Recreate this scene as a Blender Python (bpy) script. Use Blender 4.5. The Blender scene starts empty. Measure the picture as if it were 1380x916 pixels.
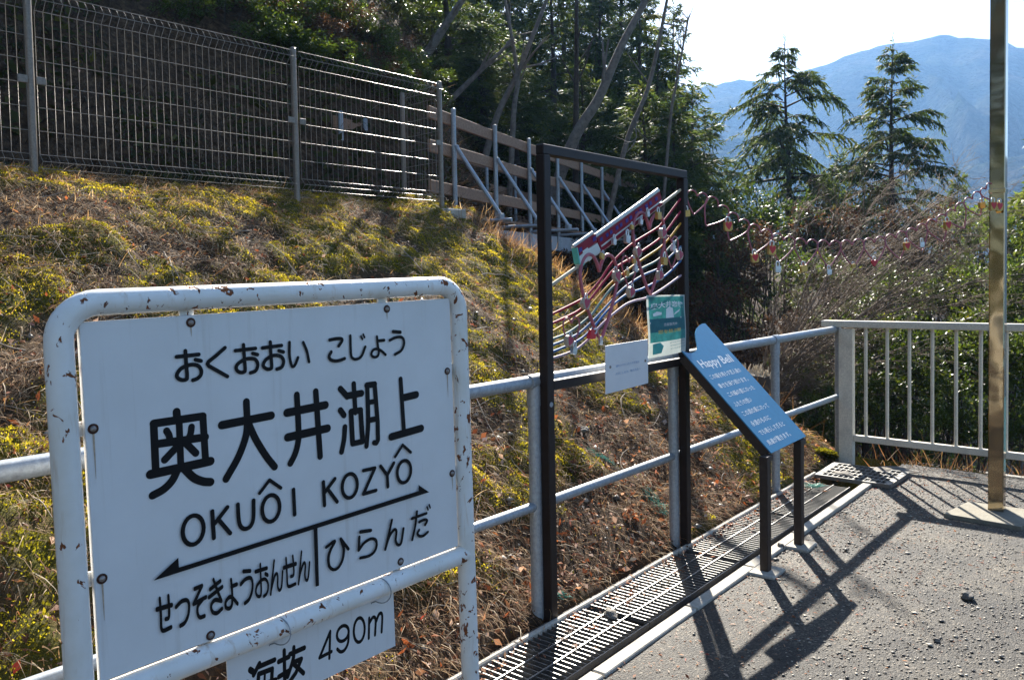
import bpy, math, random
import numpy as np
from mathutils import Vector, Matrix, noise as mnoise

# ------------------------------------------------------------------ camera, sky, sun, exposure
SC = bpy.context.scene
COL = SC.collection
CAM_F, CAM_PITCH, CAM_ROLL, CAM_YAW, CAM_SY, CAM_H = 1091.92, 0.0405, -0.0191, 0.7305, -36.23, 1.57
_fw = np.array([-math.sin(CAM_YAW)*math.cos(CAM_PITCH), math.cos(CAM_YAW)*math.cos(CAM_PITCH), -math.sin(CAM_PITCH)])
_r0 = np.array([math.cos(CAM_YAW), math.sin(CAM_YAW), 0.0])
_u0 = np.cross(_r0, _fw)
_rt = _r0*math.cos(CAM_ROLL) + _u0*math.sin(CAM_ROLL)
_up = -_r0*math.sin(CAM_ROLL) + _u0*math.cos(CAM_ROLL)
_cp = np.array([0.0, 0.0, CAM_H])
cd = bpy.data.cameras.new("camera")
cd.sensor_width = 36.0
cd.lens = CAM_F/1380*36
cd.shift_y = CAM_SY/1380
cd.clip_start = 0.05
cd.clip_end = 20000
camera = bpy.data.objects.new("camera", cd)
COL.objects.link(camera)
camera.matrix_world = Matrix(((_rt[0], _up[0], -_fw[0], _cp[0]), (_rt[1], _up[1], -_fw[1], _cp[1]), (_rt[2], _up[2], -_fw[2], _cp[2]), (0, 0, 0, 1)))
SC.camera = camera

SUN_AZ, SUN_EL = math.radians(-36.5), math.radians(34.5)      # azimuth from +Y towards +X
world = bpy.data.worlds.new("World")
SC.world = world
world.use_nodes = True
_n = world.node_tree.nodes
sky = _n.new("ShaderNodeTexSky")
sky.sky_type = 'NISHITA'
sky.sun_disc = False
sky.sun_elevation = SUN_EL
sky.sun_rotation = SUN_AZ
sky.altitude = 500
sky.air_density = 1.0
sky.dust_density = 1.3
sky.ozone_density = 1.6
world.node_tree.links.new(sky.outputs[0], _n["Background"].inputs[0])
_n["Background"].inputs[1].default_value = 0.05
sl = bpy.data.lights.new("sun", 'SUN')
sl.energy = 5.0
sl.angle = math.radians(0.53)
sl.color = (1.0, 0.93, 0.82)
sun = bpy.data.objects.new("sun", sl)
COL.objects.link(sun)
SUN = Vector((math.sin(SUN_AZ)*math.cos(SUN_EL), math.cos(SUN_AZ)*math.cos(SUN_EL), math.sin(SUN_EL)))
sun.rotation_euler = SUN.to_track_quat('Z', 'Y').to_euler()
sun.location = SUN*30
SC.view_settings.view_transform = 'Standard'
SC.view_settings.look = 'None'
SC.view_settings.exposure = 1.97
SC.view_settings.gamma = 1.0
SC.render.engine = 'CYCLES'
SC.cycles.max_bounces = 5
SC.cycles.diffuse_bounces = 2
SC.cycles.glossy_bounces = 2
SC.cycles.transmission_bounces = 2
SC.cycles.transparent_max_bounces = 8
SC.cycles.volume_bounces = 0
SC.cycles.use_denoising = True
SC.cycles.caustics_reflective = False
SC.cycles.caustics_refractive = False

# ------------------------------------------------------------------ survey helpers (measured points -> real places)
def ray(x, y):
    d = _fw + _rt*(x-690)/CAM_F - _up*(y-CAM_SY-458)/CAM_F
    return d
def on_plane(x, y, p, n):
    d = ray(x, y); n = np.array(n, float)
    t = ((np.array(p, float)-_cp)@n)/(d@n)
    return _cp + t*d
def on_z(x, y, z=0.0):
    return on_plane(x, y, (0, 0, z), (0, 0, 1))
def at_depth(x, y, d):
    return _cp + ray(x, y)*d
def px_of(P):
    v = np.array(P, float)-_cp; d = v@_fw
    return 690+CAM_F*(v@_rt)/d, 458-CAM_F*(v@_up)/d+CAM_SY

rng = np.random.default_rng(7)
random.seed(7)
ORD = ['first', 'second', 'third', 'fourth', 'fifth', 'sixth', 'seventh', 'eighth', 'ninth', 'tenth', 'eleventh', 'twelfth', 'thirteenth', 'fourteenth', 'fifteenth', 'sixteenth', 'seventeenth', 'eighteenth', 'nineteenth', 'twentieth', 'twenty-first', 'twenty-second', 'twenty-third', 'twenty-fourth', 'twenty-fifth', 'twenty-sixth', 'twenty-seventh', 'twenty-eighth', 'twenty-ninth', 'thirtieth', 'thirty-first', 'thirty-second', 'thirty-third', 'thirty-fourth', 'thirty-fifth', 'thirty-sixth', 'thirty-seventh', 'thirty-eighth', 'thirty-ninth', 'fortieth', 'forty-first', 'forty-second', 'forty-third', 'forty-fourth', 'forty-fifth', 'forty-sixth', 'forty-seventh', 'forty-eighth', 'forty-ninth', 'fiftieth']

# ------------------------------------------------------------------ object helpers
def link(o, parent=None):
    COL.objects.link(o)
    if parent is not None: o.parent = parent
    return o
def tag(o, label, cat, group=None):
    o["label"] = label; o["category"] = cat
    if group: o["group"] = group
    return o
def thing(name, label, cat, loc=(0, 0, 0), rot=(0, 0, 0), group=None):
    o = bpy.data.objects.new(name, None)
    o.empty_display_size = 0.1
    link(o); o.location = loc; o.rotation_euler = rot
    return tag(o, label, cat, group)
def structure(o):
    o["kind"] = "structure"; return o
def stuff(o, label=None, cat=None):
    o["kind"] = "stuff"
    if label: o["label"] = label; o["category"] = cat
    return o
def copy_tree(o, parent=None):
    c = o.copy(); COL.objects.link(c); c.parent = parent
    for ch in list(o.children): copy_tree(ch, c)
    return c

class MB:
    """collects simple solids, builds them as one mesh object"""
    def __init__(s): s.v = []; s.f = []; s.smooth = []
    def add(s, vs, fs, smooth=False):
        b = len(s.v); s.v += [tuple(v) for v in vs]
        s.f += [tuple(i+b for i in f) for f in fs]; s.smooth += [smooth]*len(fs)
        return s
    def box(s, c, size, R=None, bevel=0.0):
        hx, hy, hz = [q/2 for q in size]; c = Vector(c)
        if bevel <= 0:
            vs = [Vector((x*hx, y*hy, z*hz)) for x in (-1, 1) for y in (-1, 1) for z in (-1, 1)]
            fs = [(0, 1, 3, 2), (4, 6, 7, 5), (0, 4, 5, 1), (2, 3, 7, 6), (0, 2, 6, 4), (1, 5, 7, 3)]
        else:
            b = min(bevel, hx*.9, hy*.9, hz*.9)
            vs = []; idx = {}
            for x in (-1, 1):
                for y in (-1, 1):
                    for z in (-1, 1):
                        for k in range(3):
                            d = [hx-b, hy-b, hz-b]; d[k] += b
                            idx[(x, y, z, k)] = len(vs); vs.append(Vector((x*d[0], y*d[1], z*d[2])))
            fs = []
            for k in range(3):
                a, e = [q for q in range(3) if q != k]
                for sgn in (-1, 1):
                    q = []
                    for p, r in ((-1, -1), (1, -1), (1, 1), (-1, 1)):
                        t = [0, 0, 0]; t[k] = sgn; t[a] = p; t[e] = r
                        q.append(idx[(t[0], t[1], t[2], k)])
                    fs.append(q if (sgn == 1) == (k != 1) else q[::-1])
            for k in range(3):          # edge along axis k
                a, e = [q for q in range(3) if q != k]
                for p in (-1, 1):
                    for r in (-1, 1):
                        t = [0, 0, 0]; t[a] = p; t[e] = r
                        t[k] = -1; i0 = idx[(*t, a)]; i1 = idx[(*t, e)]
                        t[k] = 1; i2 = idx[(*t, e)]; i3 = idx[(*t, a)]
                        fs.append((i0, i1, i2, i3))
            for x in (-1, 1):
                for y in (-1, 1):
                    for z in (-1, 1): fs.append(tuple(idx[(x, y, z, k)] for k in range(3)))
        if R is not None: vs = [R @ v for v in vs]
        return s.add([c+v for v in vs], fs)
    def bar(s, a, b, w, h, up=(0, 0, 1), bevel=0.0):
        """box beam from a to b, width w (sideways), height h (along up)"""
        a = Vector(a); b = Vector(b); d = b-a; L = d.length; d.normalize()
        up = Vector(up); side = d.cross(up)
        if side.length < 1e-4: side = d.cross(Vector((1, 0, 0)))
        side.normalize(); u = side.cross(d).normalized()
        R = Matrix((d, side, u)).transposed()
        return s.box((a+b)/2, (L, w, h), R, bevel)
    def tube(s, pts, r, n=12, closed=False, caps=True):
        pts = [Vector(p) for p in pts]; m = len(pts)
        rs = r if isinstance(r, (list, tuple, np.ndarray)) else [r]*m
        prev = None; rings = []
        for i in range(m):
            if closed: t = pts[(i+1) % m]-pts[i-1]
            else: t = pts[min(i+1, m-1)]-pts[max(i-1, 0)]
            if t.length < 1e-9: t = Vector((0, 0, 1))
            t.normalize()
            if prev is None:
                a = Vector((0, 0, 1)) if abs(t.z) < .9 else Vector((1, 0, 0))
                nrm = t.cross(a).normalized()
            else:
                nrm = prev - t*prev.dot(t)
                if nrm.length < 1e-6: nrm = t.cross(Vector((1, 0, 0)))
                nrm.normalize()
            prev = nrm; bi = t.cross(nrm)
            rings.append([pts[i]+(nrm*math.cos(2*math.pi*k/n)+bi*math.sin(2*math.pi*k/n))*rs[i] for k in range(n)])
        vs = [v for q in rings for v in q]; fs = []
        for i in range(m if closed else m-1):
            j = (i+1) % m
            for k in range(n): fs.append((i*n+k, i*n+(k+1) % n, j*n+(k+1) % n, j*n+k))
        s.add(vs, fs, True)
        if caps and not closed:
            s.add(rings[0], [tuple(range(n))[::-1]]); s.add(rings[-1], [tuple(range(n))])
        return s
    def prism(s, poly, fn, t0, t1):
        """poly: 2D points; fn(u,v,t)->3D; solid from t0 to t1"""
        n = len(poly)
        vs = [fn(u, v, t0) for u, v in poly]+[fn(u, v, t1) for u, v in poly]
        fs = [tuple(range(n))[::-1], tuple(range(n, 2*n))]+[(i, (i+1) % n, n+(i+1) % n, n+i) for i in range(n)]
        return s.add(vs, fs)
    def dome(s, c, ax, r, h, n=10, rows=3):
        c = Vector(c); ax = Vector(ax).normalized(); a = ax.orthogonal().normalized(); b = ax.cross(a)
        vs = []; fs = []
        for i in range(rows+1):
            t = i/rows*math.pi/2
            for k in range(n):
                g = 2*math.pi*k/n
                vs.append(c+(a*math.cos(g)+b*math.sin(g))*r*math.cos(t)*1.0+ax*h*math.sin(t))
        for i in range(rows):
            for k in range(n): fs.append((i*n+k, i*n+(k+1) % n, (i+1)*n+(k+1) % n, (i+1)*n+k))
        return s.add(vs, fs, True)
    def build(s, name, mat, parent=None):
        me = bpy.data.meshes.new(name)
        me.from_pydata(s.v, [], s.f)
        me.polygons.foreach_set("use_smooth", s.smooth)
        me.validate(); me.update()
        import bmesh
        bm = bmesh.new(); bm.from_mesh(me); bmesh.ops.recalc_face_normals(bm, faces=bm.faces); bm.to_mesh(me); bm.free()
        if mat is not None: me.materials.append(mat)
        return link(bpy.data.objects.new(name, me), parent)

def np_mesh(name, V, F, mat, parent=None, smooth=False, tint=None, attrs=None):
    """V (n,3), F (m,k) numpy -> object; tint: per-vertex float attribute"""
    me = bpy.data.meshes.new(name)
    V = np.ascontiguousarray(V, dtype=np.float32); F = np.ascontiguousarray(F, dtype=np.int32)
    me.vertices.add(len(V)); me.vertices.foreach_set("co", V.ravel())
    k = F.shape[1]
    me.loops.add(F.size); me.loops.foreach_set("vertex_index", F.ravel())
    me.polygons.add(len(F)); me.polygons.foreach_set("loop_start", np.arange(len(F), dtype=np.int32)*k)
    if smooth: me.polygons.foreach_set("use_smooth", np.ones(len(F), dtype=bool))
    me.update(calc_edges=True)
    for nm, arr in list((attrs or {}).items())+([("tint", tint)] if tint is not None else []):
        a = me.attributes.new(nm, 'FLOAT', 'POINT'); a.data.foreach_set("value", np.ascontiguousarray(arr, dtype=np.float32))
    if mat is not None: me.materials.append(mat)
    return link(bpy.data.objects.new(name, me), parent)

def cards(C, D, N, L, Wd, bend=0.0):
    """diamond leaves: centre base C, direction D, normal N, length L, width Wd -> V,F"""
    D = D/np.linalg.norm(D, axis=1, keepdims=True)
    S = np.cross(D, N); S /= (np.linalg.norm(S, axis=1, keepdims=True)+1e-9)
    U = np.cross(S, D)
    L = np.asarray(L)[:, None]; Wd = np.asarray(Wd)[:, None]
    a = C; b = C+D*L*.45+S*Wd*.5+U*L*bend; c = C+D*L; d = C+D*L*.45-S*Wd*.5+U*L*bend
    V = np.stack([a, b, c, d], 1).reshape(-1, 3)
    F = np.arange(len(V)).reshape(-1, 4)
    return V, F
def unit(v): return v/(np.linalg.norm(v, axis=-1, keepdims=True)+1e-9)

# ------------------------------------------------------------------ materials
def nodes_of(name):
    m = bpy.data.materials.new(name); m.use_nodes = True
    nt = m.node_tree; return m, nt, nt.nodes, nt.links, nt.nodes["Principled BSDF"]
def noise_node(nt, scale, detail=4, rough=.6, vec=None, dist=0.0):
    t = nt.nodes.new("ShaderNodeTexNoise"); t.inputs["Scale"].default_value = scale
    t.inputs["Detail"].default_value = detail; t.inputs["Roughness"].default_value = rough; t.inputs["Distortion"].default_value = dist
    if vec is not None: nt.links.new(vec, t.inputs["Vector"])
    return t
def ramp(nt, src, stops, interp='LINEAR'):
    r = nt.nodes.new("ShaderNodeValToRGB"); r.color_ramp.interpolation = interp
    el = r.color_ramp.elements
    while len(el) < len(stops): el.new(0.5)
    for e, (p, c) in zip(el, stops):
        e.position = p; e.color = (*c, 1) if len(c) == 3 else c
    nt.links.new(src, r.inputs[0]); return r
def mixc(nt, fac, a, b, mode='MIX'):
    m = nt.nodes.new("ShaderNodeMix"); m.data_type = 'RGBA'; m.blend_type = mode
    for sock, val in ((m.inputs[0], fac), (m.inputs[6], a), (m.inputs[7], b)):
        if isinstance(val, (int, float)): sock.default_value = val
        elif isinstance(val, (tuple, list)): sock.default_value = (*val, 1) if len(val) == 3 else val
        else: nt.links.new(val, sock)
    return m.outputs[2]
def geo_pos(nt):
    g = nt.nodes.new("ShaderNodeNewGeometry"); return g.outputs["Position"]
def obj_co(nt):
    g = nt.nodes.new("ShaderNodeTexCoord"); return g.outputs["Object"]
def mapping(nt, vec, scale=(1, 1, 1), rot=(0, 0, 0), loc=(0, 0, 0)):
    m = nt.nodes.new("ShaderNodeMapping"); m.inputs["Scale"].default_value = scale; m.inputs["Rotation"].default_value = rot; m.inputs["Location"].default_value = loc
    nt.links.new(vec, m.inputs["Vector"]); return m.outputs[0]
def bump(nt, src, strength, dist=0.01):
    b = nt.nodes.new("ShaderNodeBump"); b.inputs["Strength"].default_value = strength; b.inputs["Distance"].default_value = dist
    nt.links.new(src, b.inputs["Height"]); return b.outputs[0]

def mat_plain(name, col, rough=.5, metal=0.0, var=.15, scale=20, bmp=0.0, spec=.5):
    m, nt, N, L, P = nodes_of(name)
    v = geo_pos(nt); t = noise_node(nt, scale, 5, .65, v)
    lo = tuple(c*(1-var) for c in col); hi = tuple(min(1, c*(1+var)) for c in col)
    L.new(ramp(nt, t.outputs[0], [(.3, lo), (.7, hi)]).outputs[0], P.inputs["Base Color"])
    P.inputs["Roughness"].default_value = rough; P.inputs["Metallic"].default_value = metal
    P.inputs["Specular IOR Level"].default_value = spec
    if bmp: L.new(bump(nt, t.outputs[0], bmp), P.inputs["Normal"])
    return m
def mat_rusty_white(name):
    m, nt, N, L, P = nodes_of(name)
    v = obj_co(nt)
    base = ramp(nt, noise_node(nt, 6, 5, .6, v).outputs[0], [(.35, (.74, .72, .66)), (.6, (.84, .83, .80))])
    # chips of rust
    n1 = noise_node(nt, 34, 4, .6, mapping(nt, v, (1, 1, .8)), .6)
    n1b = noise_node(nt, 3.0, 2, .5, v)
    mm = N.new("ShaderNodeMath"); mm.operation = 'MULTIPLY_ADD'; L.new(n1b.outputs[0], mm.inputs[0]); mm.inputs[1].default_value = .35; L.new(n1.outputs[0], mm.inputs[2])
    chip = ramp(nt, mm.outputs[0], [(.80, (0, 0, 0)), (.82, (1, 1, 1))])
    # streaks running down from chips
    n2 = noise_node(nt, 1.0, 4, .65, mapping(nt, v, (42, 42, 5)), .3)
    st = ramp(nt, n2.outputs[0], [(.57, (0, 0, 0)), (.76, (.6, .6, .6))])
    c1 = mixc(nt, st.outputs[0], base.outputs[0], (.48, .30, .13))
    rust = ramp(nt, noise_node(nt, 90, 4, .7, v).outputs[0], [(.3, (.045, .014, .006)), (.7, (.32, .10, .028))])
    c2 = mixc(nt, chip.outputs[0], c1, rust.outputs[0])
    L.new(c2, P.inputs["Base Color"])
    rr = mixc(nt, chip.outputs[0], (.32, .32, .32), (.9, .9, .9)); L.new(rr, P.inputs["Roughness"])
    inv = N.new("ShaderNodeMath"); inv.operation = 'SUBTRACT'; inv.inputs[0].default_value = 1; L.new(chip.outputs[0], inv.inputs[1])
    L.new(bump(nt, inv.outputs[0], .5, .002), P.inputs["Normal"])
    return m
def mat_board(name):
    """white enamel face with faint dirt and rust runs"""
    m, nt, N, L, P = nodes_of(name)
    v = obj_co(nt)
    base = ramp(nt, noise_node(nt, 4, 6, .6, v).outputs[0], [(.3, (.70, .70, .69)), (.7, (.78, .78, .775))])
    n2 = noise_node(nt, 1.0, 5, .6, mapping(nt, v, (40, 40, 2.2)))
    st = ramp(nt, n2.outputs[0], [(.58, (0, 0, 0)), (.8, (.38, .38, .38))])
    L.new(mixc(nt, st.outputs[0], base.outputs[0], (.45, .40, .33)), P.inputs["Base Color"])
    P.inputs["Roughness"].default_value = .38
    return m
def mat_galv(name, col=(.42, .44, .45), rough=.42, metal=.75, scale=60):
    m, nt, N, L, P = nodes_of(name)
    v = obj_co(nt)
    t = noise_node(nt, scale, 5, .7, v); t2 = noise_node(nt, 5, 4, .6, v)
    a = ramp(nt, t.outputs[0], [(.3, tuple(c*.72 for c in col)), (.7, tuple(min(1, c*1.2) for c in col))])
    c2 = mixc(nt, ramp(nt, t2.outputs[0], [(.5, (0, 0, 0)), (.75, (.45, .45, .45))]).outputs[0], a.outputs[0], (.30, .27, .22))
    L.new(c2, P.inputs["Base Color"]); P.inputs["Metallic"].default_value = metal
    L.new(ramp(nt, t2.outputs[0], [(.3, (rough*.75,)*3), (.7, (min(1, rough*1.35),)*3)]).outputs[0], P.inputs["Roughness"])
    L.new(bump(nt, t.outputs[0], .12, .002), P.inputs["Normal"])
    return m
def mat_darksteel(name, col=(.013, .008, .0075)):
    m, nt, N, L, P = nodes_of(name)
    v = obj_co(nt); t = noise_node(nt, 30, 6, .7, v)
    rust = ramp(nt, t.outputs[0], [(.5, col), (.68, tuple(c*1.5 for c in col)), (.82, (.05, .022, .014))])
    L.new(rust.outputs[0], P.inputs["Base Color"]); P.inputs["Roughness"].default_value = .5; P.inputs["Metallic"].default_value = .0; P.inputs["Specular IOR Level"].default_value = .3
    L.new(bump(nt, t.outputs[0], .2, .002), P.inputs["Normal"]); return m
def mat_wood(name, col=(.13, .085, .055)):
    m, nt, N, L, P = nodes_of(name)
    v = obj_co(nt); t = noise_node(nt, 3, 6, .7, mapping(nt, v, (1.2, 14, 14)), 1.2)
    L.new(ramp(nt, t.outputs[0], [(.3, tuple(c*.6 for c in col)), (.55, col), (.75, tuple(c*1.5 for c in col))]).outputs[0], P.inputs["Base Color"])
    P.inputs["Roughness"].default_value = .75; L.new(bump(nt, t.outputs[0], .4, .004), P.inputs["Normal"]); return m
def mat_concrete(name, col=(.38, .36, .32), scale=40):
    m, nt, N, L, P = nodes_of(name)
    v = geo_pos(nt); t = noise_node(nt, scale, 6, .75, v); t2 = noise_node(nt, 5, 5, .6, v)
    a = ramp(nt, t.outputs[0], [(.25, tuple(c*.6 for c in col)), (.7, tuple(min(1, c*1.15) for c in col))])
    c = mixc(nt, ramp(nt, t2.outputs[0], [(.45, (0, 0, 0)), (.75, (.6, .6, .6))]).outputs[0], a.outputs[0], (.16, .13, .09))
    L.new(c, P.inputs["Base Color"]); P.inputs["Roughness"].default_value = .85
    L.new(bump(nt, t.outputs[0], .4, .006), P.inputs["Normal"]); return m
def mat_leaf(name, stops, trans=.4, rough=.5, tcol=1.6, spec=.3, tshift=(1.0, 1.0, .6)):
    """tint attribute picks the leaf's own colour; part of the light shines through"""
    m, nt, N, L, P = nodes_of(name)
    a = N.new("ShaderNodeAttribute"); a.attribute_name = "tint"
    c = ramp(nt, a.outputs["Fac"], stops)
    L.new(c.outputs[0], P.inputs["Base Color"]); P.inputs["Roughness"].default_value = rough; P.inputs["Specular IOR Level"].default_value = spec
    if trans > 0:
        tr = N.new("ShaderNodeBsdfTranslucent")
        tc = mixc(nt, 1.0, c.outputs[0], tuple(tcol*q for q in tshift), 'MULTIPLY')
        L.new(tc, tr.inputs["Color"])
        mx = N.new("ShaderNodeMixShader"); mx.inputs[0].default_value = trans
        L.new(P.outputs[0], mx.inputs[1]); L.new(tr.outputs[0], mx.inputs[2]); L.new(mx.outputs[0], N["Material Output"].inputs[0])
    return m

M = {}
M['rusty_white'] = mat_rusty_white('rusty_white_paint')
M['board'] = mat_board('white_enamel_board')
M['ink'] = mat_plain('black_lettering', (.005, .0055, .0065), .5, var=.3, scale=60, spec=.2)
M['edge'] = mat_plain('board_edge', (.7, .68, .62), .5)
M['screw'] = mat_galv('screw_steel', (.30, .27, .25), .5)
M['rust_ring'] = mat_plain('rust_ring', (.06, .022, .012), .9, var=.5, scale=200)
M['galv'] = mat_galv('galvanised_rail', (.32, .36, .40), .5, .4)
M['galv_bright'] = mat_galv('galvanised_pipe', (.36, .40, .45), .38, .7)
M['mesh'] = mat_galv('mesh_fence_brown_grey', (.22, .185, .15), .38, .4, 80)
M['frame'] = mat_darksteel('dark_brown_steel')
M['lecpost'] = mat_darksteel('brown_post_paint', (.034, .024, .020))
M['wood'] = mat_wood('weathered_board', (.29, .165, .10))
M['alu'] = mat_galv('cream_aluminium', (.72, .66, .54), .45, .0, 120)
M['padconc'] = mat_concrete('shade_toned_concrete', (.22, .205, .16), 30)  # darker than the pale concrete: partial shade is put into the pad's colour
M['concrete'] = mat_concrete('pale_concrete', (.46, .43, .37))
M['beam'] = mat_plain('grey_beam_paint', (.42, .43, .45), .5, var=.2, scale=4)
M['grate'] = mat_galv('grating_steel', (.21, .21, .205), .42, .7, 100)
M['pit'] = mat_concrete('drain_concrete', (.10, .09, .08))
M['blue'] = mat_plain('blue_panel_face', (.026, .185, .345), .35, var=.08, scale=30, spec=.25)
M['white'] = mat_plain('white_print', (.78, .80, .80), .5, var=.05)
M['plate'] = mat_plain('white_notice_plate', (.72, .72, .73), .4, var=.04, scale=8)
M['print_blue'] = mat_plain('pale_blue_print', (.25, .38, .60), .5)
M['teal'] = mat_plain('teal_print', (.08, .42, .42), .3, var=.35, scale=14)
M['teal2'] = mat_plain('deep_teal_print', (.05, .30, .36), .3, var=.2, scale=14)
M['paper'] = mat_plain('poster_paper', (.70, .74, .72), .35, var=.06)
M['gold'] = mat_plain('yellow_print', (.65, .48, .12), .4)
def sheer(m, k, tint=1.0):
    nt = m.node_tree; P = nt.nodes["Principled BSDF"]; tr = nt.nodes.new("ShaderNodeBsdfTranslucent"); mx = nt.nodes.new("ShaderNodeMixShader"); mx.inputs[0].default_value = k
    src = P.inputs["Base Color"].links[0].from_socket; nt.links.new(src, tr.inputs["Color"])
    nt.links.new(P.outputs[0], mx.inputs[1]); nt.links.new(tr.outputs[0], mx.inputs[2]); nt.links.new(mx.outputs[0], nt.nodes["Material Output"].inputs[0])
for _k in ('teal', 'teal2', 'paper'): sheer(M[_k], .55)
M['brass'] = mat_plain('brass_lock', (.55, .36, .10), .4, .55, .2)
M['redheart'] = mat_plain('red_heart_enamel', (.55, .015, .03), .3, var=.1)
M['pinkheart'] = mat_plain('pink_heart_enamel', (.42, .04, .09), .45, var=.1)
M['beige'] = mat_plain('beige_lock_body', (.42, .36, .28), .5, var=.15)
M['silver'] = mat_galv('silver_lock', (.6, .62, .63), .3, .8)
M['pink'] = mat_plain('pink_wire_paint', (.36, .10, .135), .42, var=.2, scale=30)
M['train_red'] = mat_plain('train_red', (.23, .004, .022), .5, var=.1, spec=.2)
M['train_white'] = mat_plain('train_white', (.60, .62, .60), .35, var=.1)
M['train_blue'] = mat_plain('train_window_violet', (.05, .035, .22), .5, var=.1, spec=.2)
M['train_teal'] = mat_plain('train_teal', (.10, .45, .40), .4, var=.1)
M['net'] = mat_plain('green_net', (.02, .30, .22), .6, var=.3)
RAILC = [(.42, .36, .26), (.26, .012, .04), (.30, .02, .05), (.42, .22, .02), (.12, .20, .19), (.09, .17, .30), (.03, .12, .30), (.34, .26, .32)]
RAILM = [mat_plain('track_paint_%s' % c, tuple(1.25*q for q in RAILC[i]), .6, var=.12, spec=.2) for i, c in enumerate(['cream', 'crimson', 'red', 'yellow', 'green', 'sky', 'blue', 'lilac'])]

# ------------------------------------------------------------------ the lie of the land
def vnoise(x, y, seed=0):
    """smooth value noise, numpy"""
    xi = np.floor(x).astype(np.int64); yi = np.floor(y).astype(np.int64)
    xf = x-xi; yf = y-yi
    def h(a, b):
        n = (a*374761393+b*668265263+seed*1442695041) & 0xffffffff
        n = ((n ^ (n >> 13))*1274126177) & 0xffffffff
        return ((n ^ (n >> 16)) & 0xffff)/65535.0
    u = xf*xf*(3-2*xf); v = yf*yf*(3-2*yf)
    return (h(xi, yi)*(1-u)+h(xi+1, yi)*u)*(1-v)+(h(xi, yi+1)*(1-u)+h(xi+1, yi+1)*u)*v
def fbm(x, y, oct=4, seed=0):
    s = 0; a = .5
    for i in range(oct):
        s = s+a*vnoise(x*2**i, y*2**i, seed+i*17); a *= .5
    return s
def sstep(a, b, x):
    t = np.clip((x-a)/(b-a), 0, 1); return t*t*(3-2*t)
def toe(Y): return -2.33-.05*(Y-2.35)
def edge_y(X):
    return np.interp(X, [-20, -14, -9.5, -7.6, -5.6, -4.5, -3.4, -2.6, 9], [40, 13, 8.4, 7.0, 6.0, 6.35, 6.75, 7.15, 7.15])
def moss_mask(X, Y):
    m = fbm(X*2.6+3, Y*2.0, 5, 5)
    up = sstep(.3, 2.3, toe(Y)-X)          # more moss higher up the bank
    return sstep(.425, .585, m+.15*up-.065)
def height(X, Y, detail=True):
    X = np.asarray(X, float); Y = np.asarray(Y, float)
    t = toe(Y)-X
    emb = .685*np.maximum(t, 0)
    top = 2.39+.03*np.maximum(t-3.4, 0)
    z = -np.logaddexp(-emb*6, -top*6)/6 - .01
    hill = 13*(1-np.exp(-np.maximum(-6.75-X, 0)/8.5))*np.interp(Y, [6, 12, 22, 34], [1, .50, .25, .06])
    z = z+hill
    # the land falls away beyond the end of the path and the bank
    over = np.maximum(Y-edge_y(X), 0)
    depth = np.interp(X, [-20, -14, -10, -8, -5, -2, 8], [1, 3, 4.5, 6, 10, 24, 40])
    z = z-depth*(1-np.exp(-over*1.0/np.maximum(depth, .5)*1.0))-.25*np.minimum(over, 1)*(depth > 3)
    # the far valley
    far = np.maximum(Y-30, 0)*.5*sstep(-14, -4, X)+np.maximum(X-9, 0)*.8
    z = np.maximum(z-np.minimum(far, 60), -44)
    on_path = (t < 0.0) & (Y < 7.12)
    z = np.where(on_path, np.where(X < 6, -.34, z), z)
    if detail:
        w = sstep(.0, .35, t)*1.0
        lumps = (fbm(X*1.6, Y*1.6, 3, 1)-.47)*.17+(fbm(X*5, Y*5, 4, 9)-.45)*.10
        z = z+np.where(on_path, 0, w*lumps)
        z = z+np.where(on_path, 0, moss_mask(X, Y)*w*(.012+.09*np.maximum(fbm(X*9, Y*9, 3, 44)-.33, 0)))
        wild = sstep(.2, 2, over)+sstep(-7.2, -9, X)
        z = z+np.minimum(wild, 1)*(fbm(X*.8, Y*.8, 4, 21)-.47)*.8
    return z

def axis(segs):
    out = []
    for a, b, s in segs:
        n = max(1, int(round((b-a)/s))); out += list(np.linspace(a, b, n, endpoint=False))
    out.append(segs[-1][1]); return np.array(out)
gx = axis([(-120, -40, 8), (-40, -16, 1.5), (-16, -8, .35), (-8, -6.2, .12), (-6.2, -2.2, .045), (-2.2, 1, .4), (1, 12, 1), (12, 140, 10)])
gy = axis([(-40, -6, 3), (-6, 0, .4), (0, 7.6, .045), (7.6, 14, .2), (14, 40, .8), (40, 200, 8)])
GX, GY = np.meshgrid(gx, gy, indexing='ij')
GZ = height(GX, GY)
nx, ny = GX.shape
I = np.arange(nx*ny).reshape(nx, ny)
TF = np.stack([I[:-1, :-1], I[1:, :-1], I[1:, 1:], I[:-1, 1:]], -1).reshape(-1, 4)
# soil material
m, nt, N, L, P = nodes_of('leafy_soil')
v = geo_pos(nt); t1 = noise_node(nt, 14, 6, .7, v); t2 = noise_node(nt, 70, 4, .7, v)
soil = ramp(nt, t1.outputs[0], [(.3, (.03, .02, .013)), (.5, (.075, .047, .028)), (.68, (.15, .095, .055)), (.8, (.21, .16, .10))])
mos = ramp(nt, t2.outputs[0], [(.3, (.045, .05, .008)), (.7, (.15, .14, .02))])
at = N.new("ShaderNodeAttribute"); at.attribute_name = "moss"
L.new(mixc(nt, at.outputs["Fac"], soil.outputs[0], mos.outputs[0]), P.inputs["Base Color"])
P.inputs["Roughness"].default_value = .95; P.inputs["Specular IOR Level"].default_value = .15
ad = N.new("ShaderNodeMath"); ad.operation = 'ADD'; L.new(t1.outputs[0], ad.inputs[0]); L.new(t2.outputs[0], ad.inputs[1])
L.new(bump(nt, ad.outputs[0], .9, .03), P.inputs["Normal"])
M['soil'] = m
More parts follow.
